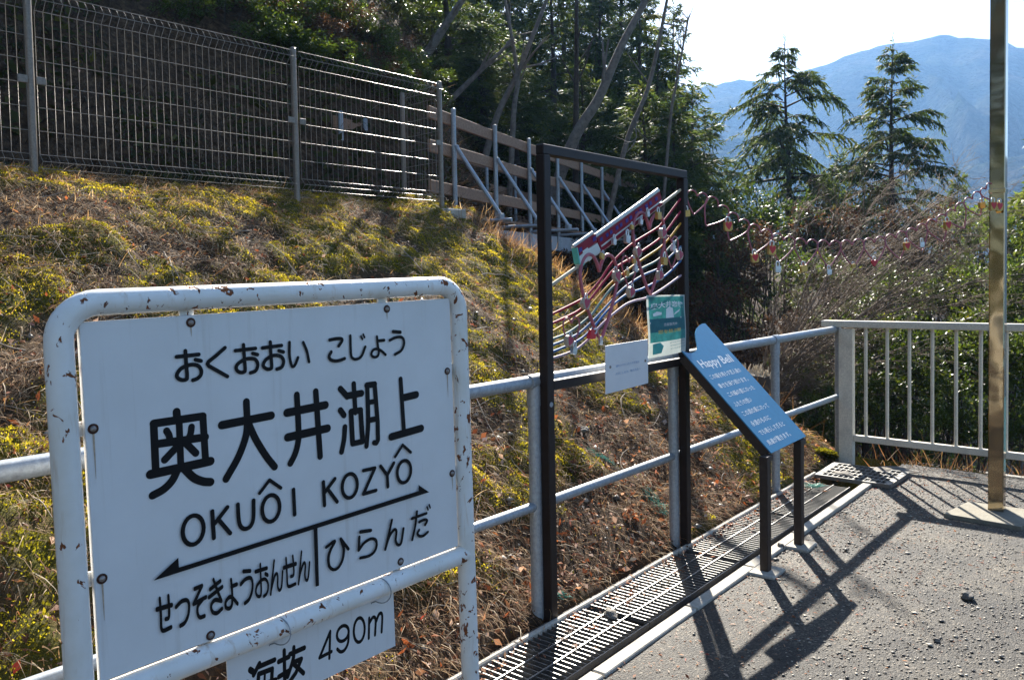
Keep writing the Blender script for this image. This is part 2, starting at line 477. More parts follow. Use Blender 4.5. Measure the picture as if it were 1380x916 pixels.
terr_moss = moss_mask(GX, GY)*(GX > -6.6)*(GY < 8)*.9
terrain = structure(np_mesh('terrain', np.stack([GX, GY, GZ], -1).reshape(-1, 3), TF, M['soil'], smooth=True, attrs={'moss': terr_moss.ravel()}))

# lake far below and the mountain across it
m, nt, N, L, P = nodes_of('lake_water')
P.inputs["Base Color"].default_value = (.03, .09, .09, 1); P.inputs["Roughness"].default_value = .15
L.new(bump(nt, noise_node(nt, .3, 4, .6, geo_pos(nt)).outputs[0], .3, .3), P.inputs["Normal"])
lk = MB(); LAKE_Z = -42.0
lk.add([(-4000, -1500, LAKE_Z), (4000, -1500, LAKE_Z), (4000, 6000, LAKE_Z), (-4000, 6000, LAKE_Z)], [(0, 1, 2, 3)])
lake = structure(lk.build('lake_water', m))

m, nt, N, L, P = nodes_of('forested_slope')
v = geo_pos(nt); t1 = noise_node(nt, .012, 5, .65, v); t2 = noise_node(nt, .16, 4, .7, v)
c1 = ramp(nt, t1.outputs[0], [(.35, (.025, .038, .022)), (.55, (.055, .055, .038)), (.7, (.08, .066, .05))])
c2 = ramp(nt, t2.outputs[0], [(.3, (.45, .45, .45)), (.7, (1.35, 1.35, 1.35))])
L.new(mixc(nt, 1.0, c1.outputs[0], c2.outputs[0], 'MULTIPLY'), P.inputs["Base Color"]); P.inputs["Roughness"].default_value = 1.0; P.inputs["Specular IOR Level"].default_value = 0
L.new(bump(nt, t2.outputs[0], 1.0, 6.0), P.inputs["Normal"])
M['forest_far'] = m
def mountain(name, ridge_px, dist, foot, seed, amp):
    """a ridge whose crest follows the surveyed skyline, with spurs and gullies"""
    az = np.radians(np.linspace(-75, 75, 300)); yaw0 = -CAM_YAW
    A = yaw0+az
    hz = []
    for x, y in ridge_px:
        d = ray(x, y); hz.append((math.atan2(d[0], d[1])-yaw0, d[2]/math.hypot(d[0], d[1])))
    hz.sort(); ha = np.array(hz)
    tan = np.interp(az, ha[:, 0], ha[:, 1], left=ha[0, 1], right=ha[-1, 1])
    rad = np.concatenate([np.linspace(foot, dist, 70), np.linspace(dist*1.02, dist*1.7, 25)])
    AA, RR = np.meshgrid(A, rad, indexing='ij')
    X = np.sin(AA)*RR; Y = np.cos(AA)*RR
    top = tan[:, None]*dist+CAM_H
    f = np.where(RR <= dist, (RR-foot)/(dist-foot), 1-(RR-dist)/(dist*.7))
    f = np.clip(f, 0, 1)
    prof = np.where(RR <= dist, f**.82, f)
    spur = np.abs(fbm(AA*9+RR*.0012*(1 if seed % 2 else -1), RR*.0016, 4, seed)-.47)*2
    Z = LAKE_Z-4+(top-LAKE_Z+4)*prof
    w = np.where(RR <= dist, np.sin(np.pi*np.clip(f, 0, 1)), .6)
    Z = Z-w*amp*spur+w*(fbm(X*.012, Y*.012, 4, seed+3)-.47)*amp*.45+(vnoise(X*.11, Y*.11, seed)-.5)*5*np.clip(f*3, 0, 1)
    n1, n2 = X.shape
    J = np.arange(n1*n2).reshape(n1, n2)
    F = np.stack([J[:-1, :-1], J[1:, :-1], J[1:, 1:], J[:-1, 1:]], -1).reshape(-1, 4)
    return structure(np_mesh(name, np.stack([X, Y, Z], -1).reshape(-1, 3), F, M['forest_far'], smooth=True))
mountain('mountain', [(-600, 200), (300, 190), (700, 165), (900, 128), (964, 114), (992, 107), (1042, 111), (1093, 93), (1157, 70), (1193, 61), (1267, 48), (1299, 50), (1359, 59), (1380, 66), (1600, 150), (1900, 210)], 1000, 420, 3, 120)
mountain('hill', [(-600, 260), (700, 250), (900, 215), (960, 190), (1010, 186), (1080, 215), (1180, 250), (1280, 230), (1380, 205), (1600, 190)], 620, 330, 8, 50)

# ------------------------------------------------------------------ path
m, nt, N, L, P = nodes_of('worn_asphalt')
v = geo_pos(nt)
vo = N.new("ShaderNodeTexVoronoi"); vo.inputs["Scale"].default_value = 130; L.new(v, vo.inputs["Vector"])
big = noise_node(nt, 1.7, 7, .68, v); fine = noise_node(nt, 300, 3, .7, v)
agg = ramp(nt, vo.outputs["Color"], [(.2, (.030, .028, .026)), (.55, (.085, .078, .068)), (.8, (.19, .172, .145)), (.95, (.40, .36, .30))])
dust = ramp(nt, big.outputs[0], [(.36, (.13, .13, .135)), (.48, (.40, .385, .36)), (.62, (.80, .75, .65))])
L.new(mixc(nt, 1.0, agg.outputs[0], dust.outputs[0], 'MULTIPLY'), P.inputs["Base Color"])
P.inputs["Roughness"].default_value = .62; P.inputs["Specular IOR Level"].default_value = .4
sub = N.new("ShaderNodeMath"); sub.operation = 'SUBTRACT'; L.new(fine.outputs[0], sub.inputs[0]); L.new(vo.outputs["Distance"], sub.inputs[1])
L.new(bump(nt, sub.outputs[0], .9, .008), P.inputs["Normal"])
M['asphalt'] = m
def gline(Y, off): return -1.893-.045*(Y-2.6)+off       # right edge of the drain
pv = []; pf = []
ys = axis([(-6, 7.08, .12)]); fr = np.linspace(0, 1, 60)
for Y in ys:
    for q in fr:
        X = gline(Y, .052)+(5.9-gline(Y, .052))*q**1.4
        pv.append((X, Y, .0))
pv = np.array(pv); pv[:, 2] = (fbm(pv[:, 0]*.9, pv[:, 1]*.9, 3, 4)-.47)*.025-.002
k = np.arange(len(pv)).reshape(len(ys), len(fr))
path = structure(np_mesh('path', pv, np.stack([k[:-1, :-1], k[:-1, 1:], k[1:, 1:], k[1:, :-1]], -1).reshape(-1, 4), M['asphalt'], smooth=True))
pk = MB(); pk.bar((gline(-6, .06), 7.11, -.16), (5.9, 7.11, -.16), .06, .33)
structure(pk.build('path_edge', M['concrete']))

# loose stones, chippings and needles on the path
def ico_scatter(name, C, R, mat, tint, seed=1, flat=.6):
    r = np.random.default_rng(seed)
    base = np.array([(0, 0, 1), (.89, 0, .2), (.28, .85, .2), (-.72, .53, .2), (-.72, -.53, .2), (.28, -.85, .2), (0, 0, -.7)], float)
    F0 = np.array([(0, 1, 2), (0, 2, 3), (0, 3, 4), (0, 4, 5), (0, 5, 1), (6, 2, 1), (6, 3, 2), (6, 4, 3), (6, 5, 4), (6, 1, 5)])
    n = len(C)
    j = base[None]*(1+r.uniform(-.35, .35, (n, 7, 1)))
    ang = r.uniform(0, 6.28, n); sx = r.uniform(.7, 1.5, n)
    x = j[..., 0]*sx[:, None]; y = j[..., 1]; z = j[..., 2]*flat
    X = x*np.cos(ang)[:, None]-y*np.sin(ang)[:, None]; Y = x*np.sin(ang)[:, None]+y*np.cos(ang)[:, None]
    V = np.stack([X, Y, z], -1)*R[:, None, None]+C[:, None]
    F = (F0[None]+7*np.arange(n)[:, None, None]).reshape(-1, 3)
    return np_mesh(name, V.reshape(-1, 3), F, mat, tint=np.repeat(tint, 7))
M['gravel'] = mat_leaf('gravel_stone', [(0, (.045, .042, .04)), (.4, (.16, .145, .125)), (.7, (.36, .325, .265)), (1, (.66, .60, .50))], 0, .5)
def path_pts(n, xmax=3.2, ymin=1.6):
    Y = rng.uniform(ymin, 7.2, n); X = gline(Y, .07)+(xmax-gline(Y, .07))*rng.uniform(0, 1, n)**1.3
    return X, Y
def path_z(X, Y): return (fbm(X*.9, Y*.9, 3, 4)-.47)*.025-.002
X, Y = path_pts(42000)
keep = fbm(X*1.2+9, Y*1.2, 3, 31)+rng.uniform(-.25, .25, len(X)) > .40
X, Y = X[keep], Y[keep]
R = .0028+.0125*rng.beta(1.1, 5, len(X)); R[rng.random(len(X)) < .006] *= 2.2
stuff(ico_scatter('gravel', np.stack([X, Y, path_z(X, Y)+R*.3], -1), R, M['gravel'], rng.beta(1.5, 1.5, len(X)), 1, .42), 'loose grey chippings scattered over the worn path', 'gravel')
# ------------------------------------------------------------------ the bank's cover
def slope_pts(n, x0, x1, y0, y1):
    return rng.uniform(x0, x1, n), rng.uniform(y0, y1, n)
def frame_on(X, Y, e=.03):
    z = height(X, Y); zx = height(X+e, Y); zy = height(X, Y+e)
    Nn = unit(np.stack([-(zx-z)/e, -(zy-z)/e, np.ones_like(z)], -1))
    return np.stack([X, Y, z], -1), Nn
def blades(P0, D, N, L, W, sag, seg=3):
    """curved tapering blades: seg quads each"""
    n = len(P0); S = unit(np.cross(D, N)); rows = []
    for i in range(seg+1):
        t = i/seg
        c = P0+D*(L*t)[:, None]+N*((np.sin(t*np.pi*.8)*sag)*L)[:, None]
        w = (W*(1-.8*t))[:, None]*.5
        rows += [c-S*w, c+S*w]
    V = np.stack(rows, 1)
    q = np.array([[2*i, 2*i+1, 2*i+3, 2*i+2] for i in range(seg)])
    F = (q[None]+V.shape[1]*np.arange(n)[:, None, None]).reshape(-1, 4)
    return V.reshape(-1, 3), F, V.shape[1]
M['moss'] = mat_leaf('moss_leaf', [(0, (.045, .042, .008)), (.35, (.115, .112, .015)), (.7, (.29, .24, .026)), (1, (.54, .42, .075))], .55, .8, 2.0, .1, (1, .95, .4))
M['straw'] = mat_leaf('dry_grass', [(0, (.07, .038, .02)), (.35, (.21, .11, .055)), (.7, (.44, .30, .16)), (1, (.70, .60, .45))], .4, .75, 1.5, .15, (1, .85, .6))
M['litter'] = mat_leaf('fallen_leaf', [(0, (.035, .02, .012)), (.35, (.14, .058, .03)), (.6, (.30, .11, .045)), (.78, (.36, .20, .10)), (.92, (.55, .48, .40)), (1, (.36, .05, .03))], .35, .7, 1.5, .3, (1, .7, .5))
def bank_keep(X, Y, extra=0): return (Y < edge_y(X)+.9+extra) & (X < toe(Y)-.03)
# moss
n = 680000
X, Y = slope_pts(n, -6.3, -2.35, .3, 7.6)
mk = moss_mask(X, Y); keep = (rng.random(n) < mk*.95+.015) & bank_keep(X, Y)
X, Y, mk = X[keep], Y[keep], mk[keep]
Pm, Nm = frame_on(X, Y)
clump = fbm(X*14, Y*14, 2, 40)
up = unit(Nm*.7+np.array([0, 0, .5])+rng.normal(0, .55, Pm.shape))
Lm = (.0045+.0115*rng.random(len(X))**1.5)*(.5+1.3*clump)
lift = np.maximum(fbm(X*11, Y*11, 3, 44)-.36, 0)*.10*mk
V, F = cards(Pm+Nm*(lift-.004)[:, None], up, unit(rng.normal(0, 1, Pm.shape)), Lm, Lm*rng.uniform(.35, .7, len(X)))
tone = np.clip(.27+.75*(fbm(X*3.1, Y*3.1, 3, 77)-.2)+rng.normal(0, .17, len(X))+.25*(clump-.4)+2.2*lift, 0, 1)
stuff(np_mesh('moss', V, F, M['moss'], tint=np.repeat(tone, 4)), 'yellow-green moss growing over the sunlit bank', 'moss')
# dry grass and needles, combed downhill
n = 105000
X, Y = slope_pts(n, -6.4, -2.36, .3, 7.8)
grp = fbm(X*2.3, Y*2.3, 3, 55)
keep = bank_keep(X, Y) & (rng.random(n) < .34+.9*sstep(.34, .56, grp))
X, Y, grp = X[keep], Y[keep], grp[keep]
Ps, Ns = frame_on(X, Y)
fl = np.stack([np.ones(len(X)), np.zeros(len(X)), -.68*np.ones(len(X))], -1)
fl = unit(fl+rng.normal(0, .9, Ps.shape)); fl = unit(fl-Ns*((fl*Ns).sum(1))[:, None]*.85)
Ls = .03+.14*rng.random(len(X))**2.2; Ws = .002+.0032*rng.random(len(X))
V, F, kk = blades(Ps+Ns*.012*rng.random(len(X))[:, None], fl, Ns, Ls, Ws, rng.uniform(0, .45, len(X)))
stuff(np_mesh('dry_grass', V, F, M['straw'], tint=np.repeat(np.clip(rng.beta(1.9, 1.6, len(X)), 0, 1), kk)), 'dry grass and needles lying over the bank', 'dry grass')
# dead leaves, thickest near the rail
n = 52000
X, Y = slope_pts(n, -6.3, -2.3, .3, 7.6)
dens = .16+.75*np.exp(-np.maximum(toe(Y)-X, 0)*1.1)
keep = bank_keep(X, Y, -.2) & (rng.random(n) < dens*(1.1-.75*moss_mask(X, Y)))
X, Y = X[keep], Y[keep]
Pl, Nl = frame_on(X, Y)
nn = unit(Nl+rng.normal(0, .5, Pl.shape)); dd = unit(np.cross(nn, rng.normal(0, 1, Pl.shape)))
Ll = .012+.045*rng.random(len(X))**2
V, F = cards(Pl+Nl*(.004+.014*rng.random(len(X)))[:, None], dd, nn, Ll, Ll*rng.uniform(.25, .65, len(X)), .12)
stuff(np_mesh('fallen_leaves', V, F, M['litter'], tint=np.repeat(rng.beta(1.5, 1.3, len(X)), 4)), 'brown and grey fallen leaves along the foot of the bank', 'leaves')
# rusty tufts along the shoulder where the bank drops away
n = 2800
X = rng.uniform(-5.75, -3.2, n); Y = edge_y(X)+rng.normal(-.05, .16, n)
X = X+(.06*np.sin(Y*40)); Pt, Nt = frame_on(X, Y)
V, F, kk = blades(Pt-Nt*.01, unit(rng.normal(0, .45, Pt.shape)+np.array([.25, .1, .8])), unit(rng.normal(0, 1, Pt.shape)), .05+.17*rng.random(n)**1.6, .003+.004*rng.random(n), rng.uniform(-.2, .5, n))
stuff(np_mesh('rusty_tufts', V, F, M['straw'], tint=np.repeat(np.clip(rng.normal(.52, .2, n), 0, 1), kk)), 'rust-brown dry tufts along the shoulder of the bank', 'dry grass')
# small stones in the bank
n = 520
X, Y = slope_pts(n, -4.6, -2.36, .5, 7.0); keep = bank_keep(X, Y, -.3); X, Y = X[keep], Y[keep]
Pk, Nk = frame_on(X, Y); R = .006+.026*rng.random(len(X))**3
stuff(ico_scatter('small_stones', Pk, R, M['gravel'], rng.beta(2, 1.8, len(X)), 5, .8), 'small grey stones lying in the bank', 'stones')
# litter blown onto the path and drain edge
n = 5200
Y = rng.uniform(1.6, 7.2, n); X = gline(Y, .06)+np.abs(rng.normal(0, .5, n))
X = np.where(rng.random(n) < .25, rng.uniform(-1.8, 3, n), X)
keep = (X > gline(Y, .06)); X, Y = X[keep], Y[keep]
Pq = np.stack([X, Y, path_z(X, Y)+.004], -1); nn = unit(np.array([0, 0, 1])+rng.normal(0, .25, Pq.shape))
Lq = .006+.022*rng.random(len(X))**2
V, F = cards(Pq, unit(np.cross(nn, rng.normal(0, 1, Pq.shape))), nn, Lq, Lq*rng.uniform(.12, .5, len(X)), .1)
stuff(np_mesh('path_litter', V, F, M['litter'], tint=np.repeat(np.clip(rng.beta(2.2, 1.2, len(X)), 0, 1), 4)), 'leaf scraps and needles strewn over the path', 'litter')
n = 900
Y = rng.uniform(1.9, 6.2, n); X = gline(Y, 0)-.40+np.abs(rng.normal(0, .10, n)); keep = X < gline(Y, -.07); X, Y = X[keep], Y[keep]
Pq = np.stack([X, Y, np.full(len(X), .006)], -1); nn = unit(np.array([0, 0, 1])+rng.normal(0, .3, Pq.shape)); Lq = .01+.035*rng.random(len(X))**2
V, F = cards(Pq, unit(np.cross(nn, rng.normal(0, 1, Pq.shape))), nn, Lq, Lq*rng.uniform(.12, .5, len(X)), .1)
stuff(np_mesh('grating_litter', V, F, M['litter'], tint=np.repeat(rng.beta(1.6, 1.4, len(X)), 4)), 'dead leaves and needles lying on the drain grating', 'litter')
# shaded hillside behind the mesh fence and the gully: tufts and litter
n = 46000
X = -6.3-rng.random(n)**1.6*13; Y = rng.uniform(-1.5, 16, n)
keep = (Y < edge_y(X)+6); X, Y = X[keep], Y[keep]
Ph, Nh = frame_on(X, Y)
fl = unit(np.stack([np.ones(len(X)), np.zeros(len(X)), -.8*np.ones(len(X))], -1)+rng.normal(0, .7, Ph.shape))
sc_ = 1+.10*np.maximum(-6.3-X, 0)
V, F, kk = blades(Ph, unit(fl+Nh*rng.uniform(.0, .7, (len(X), 1))), Nh, (.06+.28*rng.random(len(X))**2)*sc_, (.003+.005*rng.random(len(X)))*sc_, rng.uniform(.05, .5, len(X)), 2)
M['hillstraw'] = mat_leaf('shade_toned_dead_grass', [(0, (.02, .014, .010)), (.5, (.05, .036, .024)), (.9, (.13, .10, .07)), (1, (.40, .36, .29))], .15, .8, 1.2, .1)  # darker copy of the bank straw, with the hillside's shade put into its colour
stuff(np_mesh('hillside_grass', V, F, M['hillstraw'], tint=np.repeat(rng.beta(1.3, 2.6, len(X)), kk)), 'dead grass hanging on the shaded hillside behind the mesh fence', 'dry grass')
n = 60000
X = -6.3-rng.random(n)**1.5*11; Y = rng.uniform(-1.5, 14, n)
keep = (Y < edge_y(X)+5) & (fbm(X*.9, Y*.9, 3, 91) > .42); X, Y = X[keep], Y[keep]
Ph, Nh = frame_on(X, Y); nn = unit(Nh+rng.normal(0, .7, Ph.shape)); Lq = .04+.10*rng.random(len(X))**2
V, F = cards(Ph+Nh*.02, unit(np.cross(nn, rng.normal(0, 1, Ph.shape))), nn, Lq, Lq*rng.uniform(.3, .7, len(X)), .12)
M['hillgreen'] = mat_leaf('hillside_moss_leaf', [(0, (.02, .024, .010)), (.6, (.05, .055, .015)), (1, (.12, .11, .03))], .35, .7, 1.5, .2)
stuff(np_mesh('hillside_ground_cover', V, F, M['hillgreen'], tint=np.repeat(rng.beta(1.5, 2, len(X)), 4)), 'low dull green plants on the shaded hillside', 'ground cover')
# rough brush on the fall beyond the path
n = 26000
X = rng.uniform(-8.5, 6, n); Y = edge_y(X)+.15+rng.random(n)**1.5*6
Ph, Nh = frame_on(X, Y, .1)
V, F, kk = blades(Ph, unit(rng.normal(0, .8, Ph.shape)+np.array([0, -.2, .6])), Nh, .10+.35*rng.random(len(X))**2, .003+.004*rng.random(len(X)), rng.uniform(.0, .5, len(X)), 2)
stuff(np_mesh('gully_brush', V, F, M['straw'], tint=np.repeat(rng.beta(1.3, 2.4, len(X)), kk)), 'tangled dead brush in the gully beyond the railings', 'brush')

HAZE = 0.00033
SIGN_TXT = '0,155,100,1843,5171,1847,4992;0,145,100,1343,5000,1333,4040;0,145,100,2422,4986,2431,4016;0,155,100,1343,5000,2422,4986;0,155,100,1350,4564,2453,4520;0,135,100,1887,4987,1872,3988;1,135,100,1605,4802,1650,4705,1670,4584;1,135,100,2153,4794,2127,4665,2080,4565;0,145,100,1830,4443,1532,4201;0,145,100,2019,4454,2218,4211;0,175,100,1218,3956,2541,3971;1,155,100,1802,3947,1670,3733,1477,3586,1239,3509;1,165,100,1949,3922,2142,3689,2344,3564,2516,3511;0,172,100,2850,4720,4090,4742;0,152,100,3473,5154,3469,4618;1,155,100,3470,4646,3409,4347,3205,3931,2885,3501;1,155,100,3501,4642,3664,4253,3907,3818,4114,3525;0,182,100,4511,4742,5600,4767;0,182,100,4499,4155,5633,4181;1,145,100,4800,5131,4807,4302,4781,4011,4683,3732,4538,3521;0,145,100,5338,5142,5382,3523;0,145,100,6069,5110,6268,4889;0,145,100,6041,4571,6144,4431;1,130,100,6158,4130,6112,3812,6023,3517;0,160,100,6261,4905,6715,4911;0,125,100,6486,5185,6500,4442;0,135,100,6363,4491,6666,4484,6690,3663,6373,3664,6363,4491;0,145,100,6363,4484,6666,4478;1,125,100,6909,5086,6892,4140,6806,3519;0,145,100,6898,5093,7152,5090;0,125,100,7152,5090,7201,4098,7189,3620,7133,3545,7055,3566;0,120,100,6914,4643,7177,4644;0,135,100,6910,4179,7165,4177;0,125,100,8035,5118,8081,3684;0,182,100,8106,4602,8569,4623;0,185,100,7641,3617,8705,3668;0,78,100,1898,6341,2393,6342;1,78,100,2097,6448,2100,6191,2106,5897,2081,5836,1984,5837,1895,5895,1891,5978,1975,6075,2108,6127,2250,6137,2368,6096,2429,5995,2413,5891,2331,5824,2231,5801;0,78,100,2314,6237,2436,6197;0,78,100,3010,6431,2782,6271,2606,6162,2581,6117,2612,6066,3033,5786;0,78,100,3256,6342,3758,6348;1,78,100,3460,6456,3465,6196,3473,5908,3451,5843,3355,5840,3274,5891,3254,5970,3318,6053,3466,6118,3599,6130,3732,6098,3793,5993,3770,5883,3705,5821,3599,5801;0,78,100,3683,6240,3799,6200;0,78,100,3936,6341,4439,6353;1,78,100,4145,6458,4145,6214,4153,5896,4125,5841,4041,5837,3956,5889,3935,5959,4003,6055,4140,6124,4273,6137,4412,6092,4472,5996,4453,5894,4398,5834,4286,5809;0,78,100,4360,6237,4482,6195;1,68,100,4655,6408,4640,6110,4675,5876,4725,5821,4794,5878,4868,6023;1,68,100,5036,6373,5126,6145,5173,5889;1,78,100,5798,6366,6008,6380,6153,6364,6165,6310,6062,6193;1,78,100,5828,6066,5763,5967,5796,5881,5922,5832,6067,5828,6224,5860;1,68,100,6430,6421,6427,5954,6481,5840,6599,5806,6754,5868,6888,6095;0,50,100,6765,6377,6807,6300;0,50,100,6838,6422,6876,6340;1,65,100,7280,6329,7300,6092,7322,5914,7280,5820,7184,5797,7092,5842,7081,5919,7163,6001,7304,5996,7428,5926,7545,5826;0,75,100,7315,6213,7513,6213;0,85,100,7831,6417,8079,6382;1,72,100,7705,6193,7881,6247,8079,6253,8182,6176,8185,6033,8078,5884,7865,5802;0,88,100,2295,2546,2282,2465,2254,2391,2212,2328,2160,2283,2101,2256,2040,2251,1979,2267,1925,2304,1879,2357,1846,2425,1827,2502,1823,2583,1836,2662,1863,2736,1904,2798,1955,2844,2013,2871,2074,2878,2135,2863,2190,2828,2237,2775,2271,2707,2291,2629,2295,2546;0,88,100,2512,2863,2517,2263;0,88,100,2871,2868,2551,2579;0,88,100,2648,2642,2906,2269;1,88,100,3125,2869,3129,2522,3172,2352,3277,2270,3412,2299,3492,2470,3519,2870;0,88,100,4184,2564,4172,2483,4144,2410,4104,2348,4053,2303,3995,2276,3935,2270,3876,2286,3823,2321,3778,2374,3746,2441,3727,2517,3723,2597,3735,2676,3762,2748,3802,2810,3851,2856,3908,2883,3968,2890,4027,2876,4082,2841,4127,2789,4161,2722,4180,2645,4184,2564;0,75,100,3680,3001,3951,3250,4238,2998;0,88,100,4577,2883,4577,2276;0,88,100,5429,2882,5432,2296;0,88,100,5771,2888,5455,2616;0,88,100,5553,2667,5809,2295;0,88,100,6450,2596,6438,2516,6410,2444,6369,2383,6317,2337,6259,2311,6197,2305,6137,2320,6083,2355,6037,2407,6003,2472,5984,2547,5980,2626,5992,2704,6019,2776,6059,2837,6110,2883,6168,2910,6229,2917,6289,2904,6345,2870,6391,2818,6426,2752,6446,2676,6450,2596;0,88,100,6663,2912,7035,2901,6632,2308,7042,2307;0,88,100,7225,2911,7434,2627;0,88,100,7674,2907,7434,2627,7441,2316;0,88,100,8259,2594,8247,2516,8219,2444,8177,2383,8124,2337,8064,2310,8001,2303,7940,2316,7883,2348,7836,2398,7802,2462,7782,2534,7777,2612,7789,2689,7817,2760,7858,2820,7909,2866,7969,2894,8031,2903,8093,2891,8150,2859,8198,2810,8234,2746,8255,2672,8259,2594;0,75,100,7729,3065,8001,3333,8277,3081;0,95,55,1181,1111,1499,1099;1,88,55,1253,1317,1258,978,1252,697,1299,616,1460,633;1,88,55,1436,1315,1436,999,1418,856,1356,845;1,88,55,1587,1024,1712,1105,1825,1097,1871,996,1846,778,1761,628,1658,592;0,88,55,2015,1283,2185,1299,1972,962,2262,1023;1,88,55,2182,995,2071,888,2050,742,2096,627,2206,619;0,88,55,2362,1161,2610,1273;0,88,55,2327,992,2648,1129;1,88,55,2453,1349,2509,1146,2612,820;1,88,55,2612,820,2460,890,2369,801,2388,654,2491,585,2616,646;1,88,55,2863,1222,2874,978,2864,712,2830,610,2770,594,2710,645,2709,757,2783,835,2865,819,2993,629;0,88,55,2867,1065,2998,1078;0,88,55,3173,1319,3344,1279;1,88,55,3093,1047,3218,1126,3340,1116,3383,995,3360,796,3277,638,3169,582;0,88,55,3474,1222,3765,1219;1,75,55,3601,1356,3597,1052,3592,731,3562,625,3493,644,3456,746,3488,875,3593,972,3706,976,3771,866,3769,728,3725,624,3652,585;0,88,55,3720,1095,3776,1050;1,75,55,3962,1333,3897,971,3832,576;1,75,55,3847,660,3902,830,3961,977,4014,1010,4036,934,4024,703,4065,598,4126,675,4171,1015;0,95,55,4206,1095,4540,1093;1,78,55,4278,1300,4283,914,4284,678,4333,604,4502,614;1,78,55,4463,1300,4474,1006,4458,844,4385,828;1,75,55,4707,1335,4646,961,4586,588;1,75,55,4597,640,4644,818,4716,991,4773,1048,4797,970,4771,737,4805,607,4863,664,4917,1011;1,72,100,5417,1249,5679,1336,5542,1151,5469,979,5480,759,5595,633,5740,636,5878,793,5934,1054,5857,1342;0,72,100,5857,1342,6077,1019;0,85,100,6479,1355,6802,1306;2,72,100,6432,1234,6398,898,6575,1037,6784,1086,6938,1029,6976,883,6905,729,6728,660,6438,683;1,72,100,7517,1399,7403,1069,7257,676;1,72,100,7269,711,7378,930,7474,1052,7605,1123,7656,1039,7619,814,7693,679,7806,710,7905,1069;0,72,100,8217,1264,8751,1276;1,72,100,8407,1410,8332,1060,8199,680;1,72,100,8477,1102,8665,1120,8764,1065,8685,971;1,72,100,8458,882,8397,806,8450,719,8604,682,8776,744;0,50,100,8779,1450,8814,1365;0,50,100,8860,1494,8895,1399'
ALT_TXT = '0,85,75,5541,-1055,5190,-1605,5555,-1582;0,85,75,5541,-1055,5481,-1725;0,85,75,6106,-1257,6097,-1307,6076,-1353,6044,-1392,6004,-1420,5959,-1436,5911,-1439,5863,-1429,5820,-1406,5784,-1372,5757,-1329,5741,-1281,5738,-1230,5747,-1180,5767,-1134,5798,-1096,5838,-1067,5883,-1051,5931,-1047,5978,-1057,6022,-1079,6058,-1113,6086,-1156,6102,-1205,6106,-1257;1,85,75,6105,-1267,6069,-1547,5954,-1690,5825,-1689,5732,-1585;0,85,75,6618,-1367,6607,-1449,6586,-1524,6554,-1586,6514,-1630,6470,-1655,6424,-1658,6379,-1640,6338,-1601,6304,-1544,6280,-1474,6266,-1395,6265,-1311,6275,-1230,6296,-1156,6327,-1095,6366,-1050,6410,-1024,6456,-1020,6502,-1037,6543,-1076,6577,-1132,6602,-1203,6616,-1283,6618,-1367;0,85,75,6779,-1139,6738,-1667;1,85,75,6771,-1279,6901,-1159,6988,-1254,6949,-1654;1,85,75,6983,-1346,7114,-1143,7213,-1211,7172,-1652;0,140,75,3292,-1159,3349,-1219;0,140,75,3195,-1438,3297,-1525;0,115,75,3303,-1743,3162,-2053;0,115,75,3535,-1102,3373,-1314;0,115,75,3495,-1171,3936,-1169;0,115,75,3504,-1345,3421,-1887,3875,-1959;0,115,75,3504,-1345,3862,-1362,3774,-2107;0,115,75,3328,-1619,3936,-1660;0,70,75,3666,-1376,3601,-1906;0,115,75,4206,-1047,4179,-1903,4065,-1912;0,115,75,4043,-1257,4329,-1244;0,115,75,4024,-1624,4311,-1584;0,115,75,4351,-1193,4769,-1187;1,115,75,4473,-1070,4440,-1344,4266,-1712;0,115,75,4435,-1429,4669,-1431,4498,-1710,4236,-1924;0,115,75,4427,-1443,4709,-1804'

